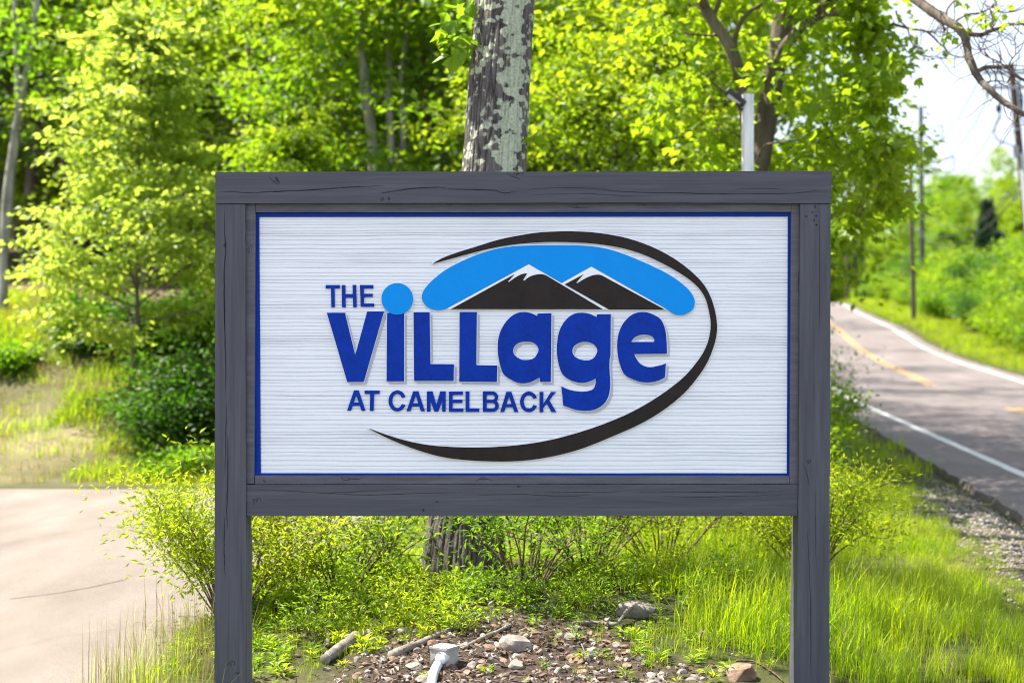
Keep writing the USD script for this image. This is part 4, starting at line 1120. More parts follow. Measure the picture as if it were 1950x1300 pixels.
for q in limb_defs[6:]:
    if q[0][0][0] < 1690:
        src = [z for z in q[0] if z[0] > 1760]
    else:
        src = q[0]
    for _ in range(int(2 + 1.6 * len(src))):
        if len(src) < 2:
            break
        k = r.integers(0, len(src) - 1)
        a, b_ = at(src[k][0], src[k][1], MY + src[k][2]), at(src[k + 1][0], src[k + 1][1], MY + src[k + 1][2])
        p0 = a + (b_ - a) * r.random()
        tw = wander(r, p0, unit(b_ - a) * 0.5 + r.normal(size=3) * [0.8, 0.4, 0.8], r.uniform(0.12, 0.42), 6, (0, 0, 0.5 * r.normal()), 0.25)
        fine.add(tube(tw, np.linspace(0.0042, 0.0018, len(tw)), 4, cap=False))
obj("twigs", fine.get(), "twig", maple, smooth=True, kind="stuff")

# tree flecked with creamy blossom between the lichen trunk and the maple
w, l = make_tree(np.random.default_rng(81), 5.4, 0.07, 0.2, 1.9, 38, 60, 0.10, "oval", 0.2, 0.03, 0.25, 0.42, 4)
x_, y_ = at(1180, 700, 18.0)[:2]
plant("blossom_tree", "lime green tree flecked with creamy blossom behind the sign's right half", "tree", None, w, l, "bark", "leaf_blossom", (x_, y_, ground_at(x_, y_)))
w, l = make_tree(np.random.default_rng(82), 6.6, 0.10, 0.2, 2.3, 40, 64, 0.11, "oval", 0.25, 0.03, 0.35, 0.5, 4)
x_, y_ = at(1290, 700, 19.5)[:2]
plant("broad_tree", "bright yellow green tree filling the gap left of the forked trunk", "tree", None, w, l, "bark", "leaf_lime", (x_, y_, ground_at(x_, y_)), 70)
# ---------------------------------------------------------------- shrubs
def make_shrub(rng, H, spread, stems, per, size, shape="lance", clump=0.16, bare=0.35, twigs=4, flat=0.7, lean=0.6, thick=0.008):
    wood, cen, spr = Soup(), [], []
    for i in range(stems):
        az = i * 2.4 + rng.normal() * 0.4
        d = np.array([math.cos(az) * lean * rng.uniform(0.3, 1.2) * spread / H, math.sin(az) * lean * rng.uniform(0.3, 1.2) * spread / H, 1.0])
        L = H * rng.uniform(0.65, 1.1)
        st = wander(rng, (math.cos(az) * 0.08 * spread, math.sin(az) * 0.08 * spread, -0.06), d, L, 7, (math.cos(az) * 0.35, math.sin(az) * 0.35, -0.1), 0.10)
        wood.add(tube(st, np.linspace(thick, thick * 0.3, len(st)), 5, cap=False))
        for j in range(twigs):
            q = rng.uniform(bare, 1.0) * 7
            b = np.array([np.interp(q, np.arange(8), st[:, c]) for c in range(3)])
            tw = wander(rng, b, unit(st[-1] - st[0]) * 0.6 + rng.normal(size=3) * [0.7, 0.7, 0.35], L * rng.uniform(0.18, 0.40), 3, (0, 0, 0.2), 0.2)
            wood.add(tube(tw, np.linspace(thick * 0.45, thick * 0.2, len(tw)), 4, cap=False))
            cen += [tw[-1], (tw[1] + tw[2]) / 2]
            spr += [clump, clump * 0.8]
        cen.append(st[-1])
        spr.append(clump)
    lv = clumps(rng, np.array(cen), np.array(spr) * rng.uniform(0.7, 1.25, len(spr)), per, size, shape, flat, 0.7, -0.25)
    return wood.get(), lv


def shrub_at(label, px, Y, H, spread, stems, per, size, lm, seed, shape="lance", group=None, name="shrub", **kw):
    x, y = (px - 975) / FPX * Y, Y
    w, l = make_shrub(np.random.default_rng(seed), H, spread, stems, per, size, shape, **kw)
    return plant(name, label, "shrub", group, w, l, "twig", lm, (x, y, ground_at(x, y)), wname="stems", lname="foliage")


shrub_at("yellow green shrub spilling out left of the sign's left post", 440, 8.0, 0.98, 0.72, 26, 34, 0.044, "leaf_yellow", 1, clump=0.14, thick=0.006, twigs=5)
shrub_at("loose thin stemmed shrub under the left end of the lower beam", 560, 8.6, 0.95, 0.75, 12, 6, 0.048, "leaf_lime", 2, clump=0.15, thick=0.009, bare=0.45)
shrub_at("dense leafy green shrub under the sign left of the tree trunk", 650, 8.2, 0.62, 0.5, 14, 13, 0.052, "leaf_mid", 3, clump=0.13)
shrub_at("twiggy brown stemmed shrub standing left of the trunk's foot", 712, 9.2, 1.1, 0.8, 14, 9, 0.050, "leaf_lime", 4, clump=0.17, thick=0.010, bare=0.5)
shrub_at("fine leaved green shrub hiding the right side of the trunk's foot", 1000, 8.1, 0.78, 0.58, 18, 15, 0.046, "leaf_mid", 5, clump=0.13, bare=0.5)
shrub_at("tangled many stemmed shrub under the middle of the lower beam", 1120, 8.9, 0.95, 0.8, 26, 17, 0.045, "leaf_lime", 6, clump=0.15, bare=0.45, thick=0.008)
shrub_at("sparse twiggy shrub in the grass under the beam's right half", 1255, 9.6, 1.0, 0.85, 20, 14, 0.045, "leaf_yellow", 7, clump=0.16, bare=0.4, thick=0.007)
shrub_at("tangled bare twigged shrub further back under the beam's right half", 1360, 11.0, 1.15, 0.9, 18, 12, 0.05, "leaf_yellow", 8, clump=0.18, bare=0.4)
shrub_at("lime shrub with narrow leaves sticking out right of the right post", 1540, 9.3, 0.82, 0.50, 24, 36, 0.042, "leaf_yellow", 9, clump=0.13, bare=0.5)
shrub_at("dark green bush by the road edge right of the sign", 1535, 15.6, 1.15, 0.62, 18, 26, 0.06, "leaf_mid", 10, "oval", clump=0.2, bare=0.1)
shrub_at("pale twiggy bush at the bend of the road right of the post", 1540, 24.0, 1.7, 0.55, 12, 10, 0.08, "leaf_lime", 11, "oval", clump=0.3, bare=0.2)
shrub_at("dark green rounded shrub on the bank left of the sign", 322, 17.6, 1.15, 0.72, 24, 40, 0.075, "leaf_dark", 12, "oval", clump=0.26, bare=0.05, lean=0.9)
shrub_at("second dark shrub tucked behind the left post on the bank", 425, 18.2, 1.2, 0.75, 24, 40, 0.075, "leaf_dark", 13, "oval", clump=0.26, bare=0.05, lean=0.9)
shrub_at("small green shrub at the foot of the bank beside the driveway", 325, 16.5, 0.42, 0.5, 20, 34, 0.06, "leaf_mid", 14, "oval", clump=0.16, bare=0.05, lean=0.9)
shrub_at("dark shrub at the top of the bank under the pale young tree", 195, 21.6, 0.75, 0.8, 26, 40, 0.085, "leaf_dark", 15, "oval", clump=0.3, bare=0.05, lean=0.9)
shrub_at("low dark shrub at the wood's edge under the young tree's right side", 320, 21.0, 1.1, 0.8, 24, 40, 0.085, "leaf_dark", 16, "oval", clump=0.3, bare=0.05, lean=0.9)
shrub_at("low green bush at the left edge of the picture on the bank", 15, 21.0, 0.4, 0.5, 16, 30, 0.08, "leaf_mid", 17, "oval", clump=0.24, bare=0.05, lean=0.9)
shrub_at("straggly bush by the driveway behind the sign's left half", 600, 16.6, 0.9, 0.9, 20, 30, 0.07, "leaf_lime", 18, "oval", clump=0.22, bare=0.1, lean=0.9)
shrub_at("leafy bush beyond the driveway behind the trunk", 800, 15.4, 1.1, 1.2, 24, 30, 0.07, "leaf_lime", 19, "oval", clump=0.24, bare=0.1, lean=0.9)

r = np.random.default_rng(290)
LOW = [(840, 8.0, "low yellow plant in front of the trunk's foot"), (880, 7.9, "low bright yellow plant right of the trunk's foot"), (800, 7.75, "low lime plant left of the weathered wood"), (905, 8.2, "yellow leafed plant against the trunk's right root"), (760, 8.0, "low lime plant between the leafy shrub and the trunk"),
       (700, 7.6, "low green plant above the pale log"), (860, 7.45, "small yellow plant behind the electrical box"), (1000, 7.9, "fine leaved plant behind the big pale stone"), (1060, 8.3, "low green plant under the tangled shrub"), (1110, 7.9, "low green plant above the twisted stick"),
       (1180, 8.4, "low lime plant beside the pale boulder"), (1350, 8.3, "single yellow green sapling plant in the grass"), (1270, 8.9, "low lime plant in the grass under the twiggy shrub"), (610, 7.5, "low lime plant near the left post"), (650, 7.9, "low plant in front of the dense leafy shrub"), (720, 8.4, "low yellow plant under the twiggy brown shrub")]
for k_, (px, Yq, lab_) in enumerate(LOW):
    shrub_at(lab_, px, Yq, r.uniform(0.16, 0.32), r.uniform(0.16, 0.32), 8, 10, 0.040, ("leaf_yellow", "leaf_mid", "leaf_lime", "leaf_mid")[k_ % 4], 600 + k_, clump=0.07, bare=0.15, twigs=3, thick=0.004, name="low_plant")

# bushes along the far side of the road
hk = [(make_shrub(np.random.default_rng(200 + i), 3.0, 2.6, 20, 34, 0.24, "oval", clump=0.62, bare=0.05, twigs=4, lean=0.8, thick=0.03), ("leaf_mid", "leaf_dark", "leaf_lime")[i]) for i in range(3)]
HG = ["mid green roadside bushes", "dark roadside bushes", "lime roadside bushes"]
r = np.random.default_rng(300)
firsth = {}
hspots = []
for yy in np.arange(60, 150, 2.6):
    for off in (11.4, 14.5, 18.0, 22.0):
        x, y = left_line(yy) + off + r.uniform(-0.8, 0.8), yy + r.uniform(-1.2, 1.2)
        if 0.21 < x / y < 0.40 and not (off > 20 and r.random() < 0.4):
            hspots.append((x, y, r.uniform(0.62, 1.05) * (0.75 if off < 12 else 1.0)))
BUSH_ZONES = [(1590, "hidden past the bend of the road"), (1660, "by the thin distant poles"), (1745, "left of the brown roadside pole"), (1800, "just right of the brown roadside pole"), (1860, "below and left of the dark spruce"), (1910, "below the dark spruce"), (9999, "at the picture's right edge")]
hkind = [int(r.choice([0, 0, 1, 2])) for _ in hspots]
hlab = place_labels([(a_q, b_q, k_q) for (a_q, b_q, _), k_q in zip(hspots, hkind)], ["rounded mid green roadside bush", "dark green roadside bush", "bright lime roadside bush"], BUSH_ZONES)
for (x, y, s_), k, lab_ in zip(hspots, hkind, hlab):
    (w, l), lm = hk[k]
    loc = (x, y, ground_at(x, y) - 0.1)
    rz = r.uniform(0, 360)
    if k not in firsth:
        firsth[k] = plant("roadside_bush", lab_, "bush", HG[k], w, l, "bark", lm, loc, rz, s_, "stems", "foliage")
    else:
        copy_of(firsth[k], "roadside_bush", lab_, "bush", loc, rz, s_, HG[k])

# trees on the hillside across the road and where the road goes out of sight
tk = []
for i, (H, sp, mt) in enumerate([(9, 2.9, "leaf_lime"), (11, 3.0, "leaf_mid"), (8, 2.7, "leaf_lime")]):
    tk.append((make_tree(np.random.default_rng(400 + i), H, 0.13, 0.10, sp, 32, 74, 0.32, "oval", 0.6, clump=0.85, twigs=3, sides=6), mt))
TG = ["lime hillside trees", "mid green hillside trees", "low lime hillside trees"]
firstt = {}
tspots = []
for yy in np.arange(84, 232, 7.0):
    for off in ((25, 31, 38, 46, 55) if yy < 112 else (16.5, 20.5, 25, 31, 38, 46, 55)):
        x, y = left_line(yy) + off + r.uniform(-2.2, 2.2), yy + r.uniform(-3, 3)
        if 0.20 < x / y < 0.41 and r.random() < 0.86:
            tspots.append((x, y, r.uniform(0.44, 0.68)))
for yy in (158, 172, 186, 204, 226):
    for off in (-14, -9, -4, 2, 8, 14, 20):
        x, y = left_line(yy) + off + r.uniform(-2, 2), yy + r.uniform(-4, 4)
        tspots.append((x, y, r.uniform(0.7, 1.0)))
FAR_ZONES = [(1590, "hidden past the bend of the road"), (1660, "by the thin distant poles"), (1745, "left of the brown roadside pole"), (1800, "just right of the brown roadside pole"), (1860, "left of the dark spruce"), (1910, "by the dark spruce"), (9999, "at the picture's right edge")]
tkind = [int(r.choice([0, 1, 2, 0])) for _ in tspots]
tlab = place_labels([(a_q, b_q, k_q) for (a_q, b_q, _), k_q in zip(tspots, tkind)], ["lime green hillside tree", "mid green hillside tree", "low lime hillside tree"], FAR_ZONES)
for (x, y, s_), k, lab_ in zip(tspots, tkind, tlab):
    (w, l), lm = tk[k]
    loc = (x, y, ground_at(x, y) - 0.1)
    rz = r.uniform(0, 360)
    if k not in firstt:
        firstt[k] = plant("hillside_tree", lab_, "tree", TG[k], w, l, "bark_grey", lm, loc, rz, s_)
    else:
        copy_of(firstt[k], "hillside_tree", lab_, "tree", loc, rz, s_, TG[k])


def spruce(label, px, py, Y, H, R, seed):
    g = np.random.default_rng(seed)
    x, y = (px - 975) / FPX * Y, Y
    z = ground_at(x, y)
    t = thing("spruce_tree", label, "tree", (x, y, z))
    obj("trunk", tube(np.array([[0, 0, -0.2], [0.03, 0, H * 0.5], [0, 0, H * 0.97]]), [0.14, 0.08, 0.02], 7), "bark", t, smooth=True)
    p, d = [], []
    for u in np.linspace(0.10, 0.99, 26):
        rad = R * (1 - u) ** 0.85 + 0.08
        for a in np.arange(0, 6.28, 6.28 / 9) + g.uniform(0, 6):
            for q in np.linspace(0.15, 1, 9):
                for _ in range(3):
                    p.append((math.cos(a) * rad * q + g.normal() * 0.10, math.sin(a) * rad * q + g.normal() * 0.10, H * u - 0.30 * rad * q + g.normal() * 0.05))
                    d.append((math.cos(a) + g.normal() * 0.5, math.sin(a) + g.normal() * 0.5, -0.35 + g.normal() * 0.2))
    p, d = np.array(p), np.array(d)
    obj("crown", leaves(p, d, np.array([0, 0, 1.0]) + g.normal(size=p.shape) * 0.5, g.uniform(0.25, 0.45, len(p)), "lance"), "needle", t, kind="stuff")


spruce("dark blue green spruce among the pale trees across the road", 1880, 500, 108, 6.8, 1.5, 1)
spruce("smaller grey green spruce leaning against the dark one across the road", 1902, 508, 106, 4.2, 1.1, 2)

# ---------------------------------------------------------------- grass and ground cover
def tuft(rng, n, H, spread, width, bend=0.5):
    v, f = [], []
    for i in range(n):
        a, lean = rng.uniform(0, 6.28), abs(rng.normal()) * bend
        o = rng.normal(size=2) * spread
        h = H * rng.uniform(0.45, 1.15)
        d = np.array([math.cos(a), math.sin(a)])
        s = np.array([-d[1], d[0]]) * width * rng.uniform(0.6, 1.2) / 2
        k = len(v)
        for q, wd in ((0.0, 1.0), (0.5, 0.85)):
            c = o + d * lean * h * q ** 1.8
            z = h * q * (1 - 0.10 * lean * q)
            v += [(c[0] - s[0] * wd, c[1] - s[1] * wd, z), (c[0] + s[0] * wd, c[1] + s[1] * wd, z)]
        c = o + d * lean * h
        v.append((c[0], c[1], h * (1 - 0.28 * min(lean, 1.2))))
        f += [(k, k + 1, k + 3), (k, k + 3, k + 2), (k + 2, k + 3, k + 4)]
    return np.array(v), np.array(f)


def scatter(rng, n, x0, x1, y0, y1, keep):
    x, y = rng.uniform(x0, x1, n), rng.uniform(y0, y1, n)
    k = rng.random(n) < keep(x, y)
    return x[k], y[k]


def rosette(rng, n, size):
    a = np.arange(n) * 2.4
    p = np.column_stack([np.cos(a), np.sin(a), np.linspace(0.2, 1.6, n)]) * [0.25 * size, 0.25 * size, 0.55 * size]
    d = np.column_stack([np.cos(a), np.sin(a), np.full(n, 0.5)]) + rng.normal(size=(n, 3)) * 0.25
    return leaves(p, d, np.array([0, 0, 1.0]) + rng.normal(size=(n, 3)) * 0.3, size * rng.uniform(0.7, 1.2, n), "lance")


CLEAR = [(1.04, 6.75, 0.26), (1.03, 6.45, 0.30), (0.72, 7.95, 0.32), (1.29, 8.0, 0.22), (1.36, 6.55, 0.30), (-1.30, 6.55, 0.28), (0.05, 6.9, 0.2)]
r = np.random.default_rng(500)
dens_noise = lambda x, y, s, k: meshkit.fbm(np.stack([x * s, y * s, 0 * x], -1), 3, k)


def soil_here(x, y):
    n_ = meshkit.fbm(np.stack([x * 1.1, y * 1.1, 0 * x], -1), 4, 21)
    s_ = np.exp(-(((x - 0.02) / 0.70) ** 2 + ((y - 6.95) / 0.74) ** 2)) * 1.6 + 0.55 * np.exp(-(((x + 0.1) / 0.6) ** 2 + ((y - 8.3) / 0.5) ** 2))
    return np.clip((s_ - 0.25 + (n_ - 0.5) * 1.3) * 2.2, 0, 1)


def off_drive(x, y, m=0.0):
    return ~shapely.contains_xy(DRIVE.buffer(m), x, y)


def near_keep(x, y):
    d = x - left_line(y)
    k = smoothstep(-1.05 + 0.0 * y, -1.6, d) * off_drive(x, y, -0.05)
    k = k * (1 - 0.97 * soil_here(x, y) * (1 - 0.55 * smoothstep(0.15, 0.5, x) * smoothstep(6.7, 7.0, y))) * np.clip(0.40 + 1.6 * (dens_noise(x, y, 1.5, 40) - 0.32), 0.10, 1)
    gravel = smoothstep(-1.85, -1.45, d) * smoothstep(16.5, 14.0, y)
    left = smoothstep(0.3, -0.6, x)
    for cx_, cy_, cr_ in CLEAR:
        k = k * (1 - 0.97 * (np.hypot(x - cx_, y - cy_) < cr_))
    bare = np.exp(-(((x - 2.0) / 0.45) ** 2 + ((y - 9.3) / 0.35) ** 2))
    return k * (1 - 0.93 * gravel) * (1 - 0.35 * left) * (1 - 0.8 * bare)


x, y = scatter(r, 21000, -2.6, 6.4, 6.55, 17.0, near_keep)
tall = dens_noise(x, y, 0.9, 44)
right = smoothstep(0.4, 1.4, x)
sc = (0.40 + 0.75 * right) * (0.45 + 1.0 * tall) * r.uniform(0.6, 1.2, len(x)) * np.clip((-(x - left_line(y)) - 0.8) / 2.2, 0.22, 1.0) * np.clip(0.62 + (y - 6.5) / 1.8, 0.62, 1.0)
gt = [(tuft(np.random.default_rng(510 + i), 22, 0.24, 0.055, 0.0046, 0.5), "grass_blade") for i in range(5)] + [(tuft(np.random.default_rng(520), 12, 0.24, 0.06, 0.005, 0.9), "grass_straw")]
which = np.where(r.random(len(x)) < 0.08 + 0.16 * (tall < 0.44), 5, r.integers(0, 5, len(x)))
props(instancer("/World/grass", gt, np.stack([x, y, height(x, y) - 0.01], 1), r.uniform(0, 6.28, len(x)), sc, which), "long bright green grass on the verge between the sign and the road", "grass", kind="stuff")

def far_keep(x, y):
    d = x - left_line(y)
    near_ok = (y > 16.6) | (x > 5.5) | (x < -2.5)
    lane = ((d < -1.05) & (d > -4.5 - 0.02 * y)) | ((d > 7.75) & (d < 13.5))
    return (near_ok & lane & off_drive(x, y, 0.2)) * np.clip(0.5 + 1.2 * (dens_noise(x, y, 0.5, 46) - 0.3), 0.2, 1)


x, y = scatter(r, 30000, 0, 36, 16.5, 130, lambda x, y: far_keep(x, y) * (x / y < 0.46))
sc = np.clip(0.55 + y / 90, 0.6, 1.6) * r.uniform(0.7, 1.25, len(x))
gf = [(tuft(np.random.default_rng(530 + i), 24, 0.34, 0.16, 0.016, 0.5), "grass_blade") for i in range(4)] + [(tuft(np.random.default_rng(536), 18, 0.34, 0.14, 0.012, 0.6), "grass_straw")]
which = np.where(r.random(len(x)) < 0.16, 4, r.integers(0, 4, len(x)))
props(instancer("/World/roadside_grass", gf, np.stack([x, y, height(x, y) - 0.01], 1), r.uniform(0, 6.28, len(x)), sc, which), "green grass strips along both sides of the road further off", "grass", kind="stuff")


def bank_keep(x, y):
    return (y > 15.9) * np.clip(0.22 + 2.6 * (dens_noise(x, y, 0.7, 48) - 0.42), 0.08, 1)


x, y = scatter(r, 17000, -11, 1.5, 15.8, 26.0, bank_keep)
sc = r.uniform(0.3, 0.85, len(x)) * (0.6 + 0.9 * dens_noise(x, y, 1.1, 49))
which = np.where(r.random(len(x)) < 0.45, 4, r.integers(0, 4, len(x)))
props(instancer("/World/bank_grass", gf, np.stack([x, y, height(x, y) - 0.01], 1), r.uniform(0, 6.28, len(x)), sc, which), "patchy straw and green grass on the bank beyond the driveway", "grass", kind="stuff")

x, y = scatter(r, 300, -2.05, -1.25, 5.9, 7.6, lambda x, y: np.exp(-((x + 1.62) / 0.22) ** 2))
dt = [(tuft(np.random.default_rng(541), 9, 0.36, 0.04, 0.0035, 0.28), "grass_straw"), (tuft(np.random.default_rng(542), 9, 0.32, 0.05, 0.0035, 0.35), "grass_blade")]
props(instancer("/World/dry_grass", dt, np.stack([x, y, height(x, y) - 0.01], 1), r.uniform(0, 6.28, len(x)), r.uniform(0.4, 1.05, len(x)), (r.random(len(x)) < 0.45).astype(int)), "thin dry grass stalks at the driveway's edge left of the sign", "grass", kind="stuff")

# low leafy ground cover round the shrubs and the trunk's foot
x, y = scatter(r, 5600, -1.75, 2.2, 6.65, 10.5, lambda x, y: (0.12 + 0.75 * np.clip(dens_noise(x, y, 1.7, 50) - 0.38, 0, 1) * 3) * smoothstep(1.6, 0.2, x) * off_drive(x, y, -0.1) * (1 - 0.80 * soil_here(x, y)))
gc = [(rosette(np.random.default_rng(550 + i), 16, 0.036), m_) for i, m_ in enumerate(("leaf_yellow", "leaf_lime", "leaf_mid"))]
which = np.where(dens_noise(x, y, 1.3, 52) + r.normal(size=len(x)) * 0.06 > 0.60, 0, np.where(r.random(len(x)) < 0.65, 2, 1))
props(instancer("/World/ground_cover", gc, np.stack([x, y, height(x, y)], 1), r.uniform(0, 6.28, len(x)), r.uniform(0.5, 1.5, len(x)) ** 1.3, which, r.normal(size=len(x)) * 0.2), "low leafy weeds around the shrubs under the sign", "weeds", kind="stuff")

# dead leaves, bark crumbs and rubble on the bare soil
x, y = scatter(r, 4200, -1.4, 1.6, 6.2, 9.6, lambda x, y: np.clip(0.06 + 1.0 * soil_here(x, y), 0, 1))
dl = [(leaves(np.zeros((3, 3)) + np.random.default_rng(560 + i).normal(size=(3, 3)) * [0.02, 0.02, 0.004], np.random.default_rng(561 + i).normal(size=(3, 3)) * [1, 1, 0.25], np.array([0, 0, 1.0]) + np.random.default_rng(562 + i).normal(size=(3, 3)) * 0.5, np.array([0.034, 0.026, 0.04]), ("oval", "lance")[i % 2]), "dead_leaf") for i in range(4)]
props(instancer("/World/leaf_litter", dl, np.stack([x, y, height(x, y) + 0.006], 1), r.uniform(0, 6.28, len(x)), r.uniform(0.5, 1.4, len(x)), r.integers(0, 4, len(x)), r.normal(size=len(x)) * 0.3), "brown dead leaves and bark crumbs on the bare soil under the sign", "leaf litter", kind="stuff")


def rock(rng, dims, sub=2, rough=0.40, cuts=9):
    """an angular stone: an icosphere cut by random planes"""
    m = trimesh.creation.icosphere(sub)
    v = np.array(m.vertices)
    for _ in range(cuts):
        n = unit(rng.normal(size=3))
        h = rng.uniform(0.45, 0.82)
        d = v @ n
        v = v - np.outer(np.clip(d - h, 0, None), n)
    v = v * (1 + rough * (meshkit.fbm(v * 1.6 + rng.uniform(0, 50), 3, 3) - 0.5)[:, None])
    return v * np.asarray(dims) / 2, np.array(m.faces)


x, y = scatter(r, 4200, -1.3, 1.5, 6.2, 9.0, lambda x, y: np.clip(0.02 + 0.9 * soil_here(x, y), 0, 1))
rk = [(rock(np.random.default_rng(570 + i), (0.036, 0.026, 0.018), 1), ("stone", "stone_brown")[i % 2]) for i in range(5)]
props(instancer("/World/rubble", rk, np.stack([x, y, height(x, y) + 0.002], 1), r.uniform(0, 6.28, len(x)), r.uniform(0.35, 1.55, len(x)) ** 1.8, r.integers(0, 5, len(x)), r.normal(size=len(x)) * 0.4), "small broken stones on the bare soil under the sign", "rubble", kind="stuff")

x, y = scatter(r, 26000, 2.6, 6.8, 6.5, 16.0, lambda x, y: np.exp(-((x - left_line(y) + 1.36) / 0.34) ** 2) * smoothstep(17.0, 13.5, y))
gv = [(rock(np.random.default_rng(580 + i), (0.034, 0.028, 0.022), 1), "gravel_stone") for i in range(4)]
props(instancer("/World/gravel", gv, np.stack([x, y, height(x, y) + 0.004], 1), r.uniform(0, 6.28, len(x)), r.uniform(0.4, 1.35, len(x)), r.integers(0, 4, len(x)), r.normal(size=len(x)) * 0.5), "grey gravel along the broken edge of the road", "gravel", kind="stuff")

# ---------------------------------------------------------------- stones and fallen wood
def ground_pix(px, py):
    """where the ray through the pixel meets the ground"""
    Yq = np.linspace(6.2, 14, 800)
    p = np.array([at(px, py, v) for v in Yq])
    k = np.argmax(p[:, 2] <= height(p[:, 0], p[:, 1]))
    return p[k]


def stone_at(label, px, py, w, h, d=None, m="stone", seed=0, group=None, tilt=0.0, sub=3):
    """(px, py): the foot of the stone; w, h in pixels"""
    c = ground_pix(px, py)
    s_ = c[1] / FPX
    g = np.random.default_rng(seed)
    v, f = rock(g, (w * s_, (d or w * 0.75) * s_, h * s_ * 1.45), sub)
    a = math.radians(tilt)
    v = v @ np.array([[math.cos(a), 0, math.sin(a)], [0, 1, 0], [-math.sin(a), 0, math.cos(a)]])
    return obj("stone", (v + c + [0, 0.3 * w * s_, h * s_ * 0.24], f), m, smooth=18, label=label, category="stone", group=group)


stone_at("big pale flat stone right of the grey electrical box", 985, 1242, 72, 38, 50, "stone", 3, tilt=4)
stone_at("brown block stone low in the grass near the right post", 1408, 1300, 74, 42, 50, "stone_brown", 4, tilt=-6)
stone_at("broad pale boulder half hidden behind grass under the sign's right half", 1212, 1182, 96, 34, 50, "stone", 5)
stone_at("pale stone lying left of the trunk's foot among weeds", 922, 1118, 44, 22, 30, "stone", 6, tilt=-8)
stone_at("round grey stone behind the pale log left of the box", 698, 1218, 24, 20, 20, "stone", 7)
stone_at("rusty brown stone leaning just left of the electrical box", 822, 1243, 28, 26, 18, "stone_brown", 8, tilt=-18)
stone_at("dark topped slab in front of the weathered wood left of the conduit", 788, 1277, 38, 15, 24, "stone", 9)
stone_at("upright pinkish stone touching the left side of the white conduit", 829, 1276, 22, 28, 16, "stone", 10, tilt=8)
stone_at("grey stone with a pale face, left one of the cluster below the big stone", 897, 1274, 27, 18, 20, "stone", 11)
stone_at("long flat brown stone, middle one of the cluster below the big stone", 925, 1279, 42, 15, 22, "stone_brown", 12)
stone_at("rounded pale stone on top of the cluster below the big stone", 938, 1265, 29, 18, 22, "stone", 13)
stone_at("wedge shaped dark stone right of the cluster below the big stone", 985, 1274, 34, 19, 24, "stone", 14, tilt=12)
stone_at("small white pebble like stone standing right of the big pale stone", 1041, 1255, 14, 20, 10, "stone", 15, tilt=25)
stone_at("reddish brown stone right of the conduit's lower end", 880, 1297, 18, 20, 14, "stone_brown", 16)
stone_at("flat tan stone just below the big pale stone", 992, 1256, 46, 9, 24, "stone_brown", 17, tilt=6)
stone_at("flat pale stone left of the twisted stick's foot", 1092, 1218, 36, 16, 24, "stone", 18)
stone_at("mossy grey slab below the twisted stick", 1126, 1252, 28, 22, 30, "stone", 19, tilt=20)
stone_at("tan flake of stone right of the mossy slab", 1144, 1254, 18, 9, 14, "stone_brown", 20)
stone_at("pale slab at the bottom edge left of the conduit", 800, 1303, 46, 15, 30, "stone", 21)
stone_at("long brown slab lying below the twisted stick in the grass", 1100, 1262, 34, 14, 40, "stone_brown", 22, tilt=14)
stone_at("grey rock in bright grass left of the right post", 1398, 1168, 42, 26, 30, "stone", 23)
SMALL = [(865, 1268, 12, 8, "stone", "small grey stone in the shadow right of the electrical box"), (912, 1290, 14, 8, "stone_brown", "small brown stone in front of the pale stone cluster"), (955, 1288, 12, 7, "stone", "small grey stone right of the long brown cluster stone"),
         (760, 1290, 16, 8, "stone_brown", "small brown stone left of the dark topped slab"), (748, 1268, 13, 7, "stone", "small grey stone below the weathered wood's left tip"), (730, 1290, 18, 7, "stone_brown", "flat brown stone leftmost on the bare soil by the weeds"),
         (870, 1282, 11, 7, "stone_brown", "brown pebble between the conduit and the stone cluster"), (1010, 1268, 14, 7, "stone_brown", "brown chip below the big pale stone's right end"), (1022, 1284, 13, 8, "stone", "small grey stone below the white pebble like stone"),
         (702, 1282, 16, 7, "stone", "small grey stone in weeds right below the pale log"), (972, 1294, 18, 8, "stone", "small pale stone below the wedge shaped stone"), (852, 1296, 10, 7, "stone_brown", "brown pebble touching the conduit's right side at the bottom"),
         (1062, 1276, 15, 8, "stone_brown", "small brown stone right of the white pebble like stone"), (776, 1262, 15, 7, "stone_brown", "small brown stone under the middle of the weathered wood"), (905, 1258, 10, 6, "stone", "grey pebble between the box and the big pale stone"),
         (1160, 1182, 18, 10, "stone", "small grey stone behind the twisted stick"), (1340, 1210, 16, 10, "stone", "small grey stone in grass below the grey rock"), (1316, 1196, 13, 8, "stone_brown", "small brown stone in grass left of the grey rock")]
for k_, (px, py, w, h, m_, lab_) in enumerate(SMALL):
    stone_at(lab_, px, py, w, h, None, m_, 40 + k_, "small loose stones", sub=2)


def stick(label, pix, w0, w1, name="stick", m="dead_wood", lift=0.012, sides=8, category="stick"):
    p = np.array([ground_pix(a, b) + [0, 0, lift + (c[0] if c else 0)] for a, b, *c in pix])
    p = catmull(p, 26)
    g = np.random.default_rng(len(label))
    return obj(name, tube(p, np.linspace(w0, w1, 26) * g.uniform(0.85, 1.15, 26), sides), m, smooth=True, label=label, category=category)


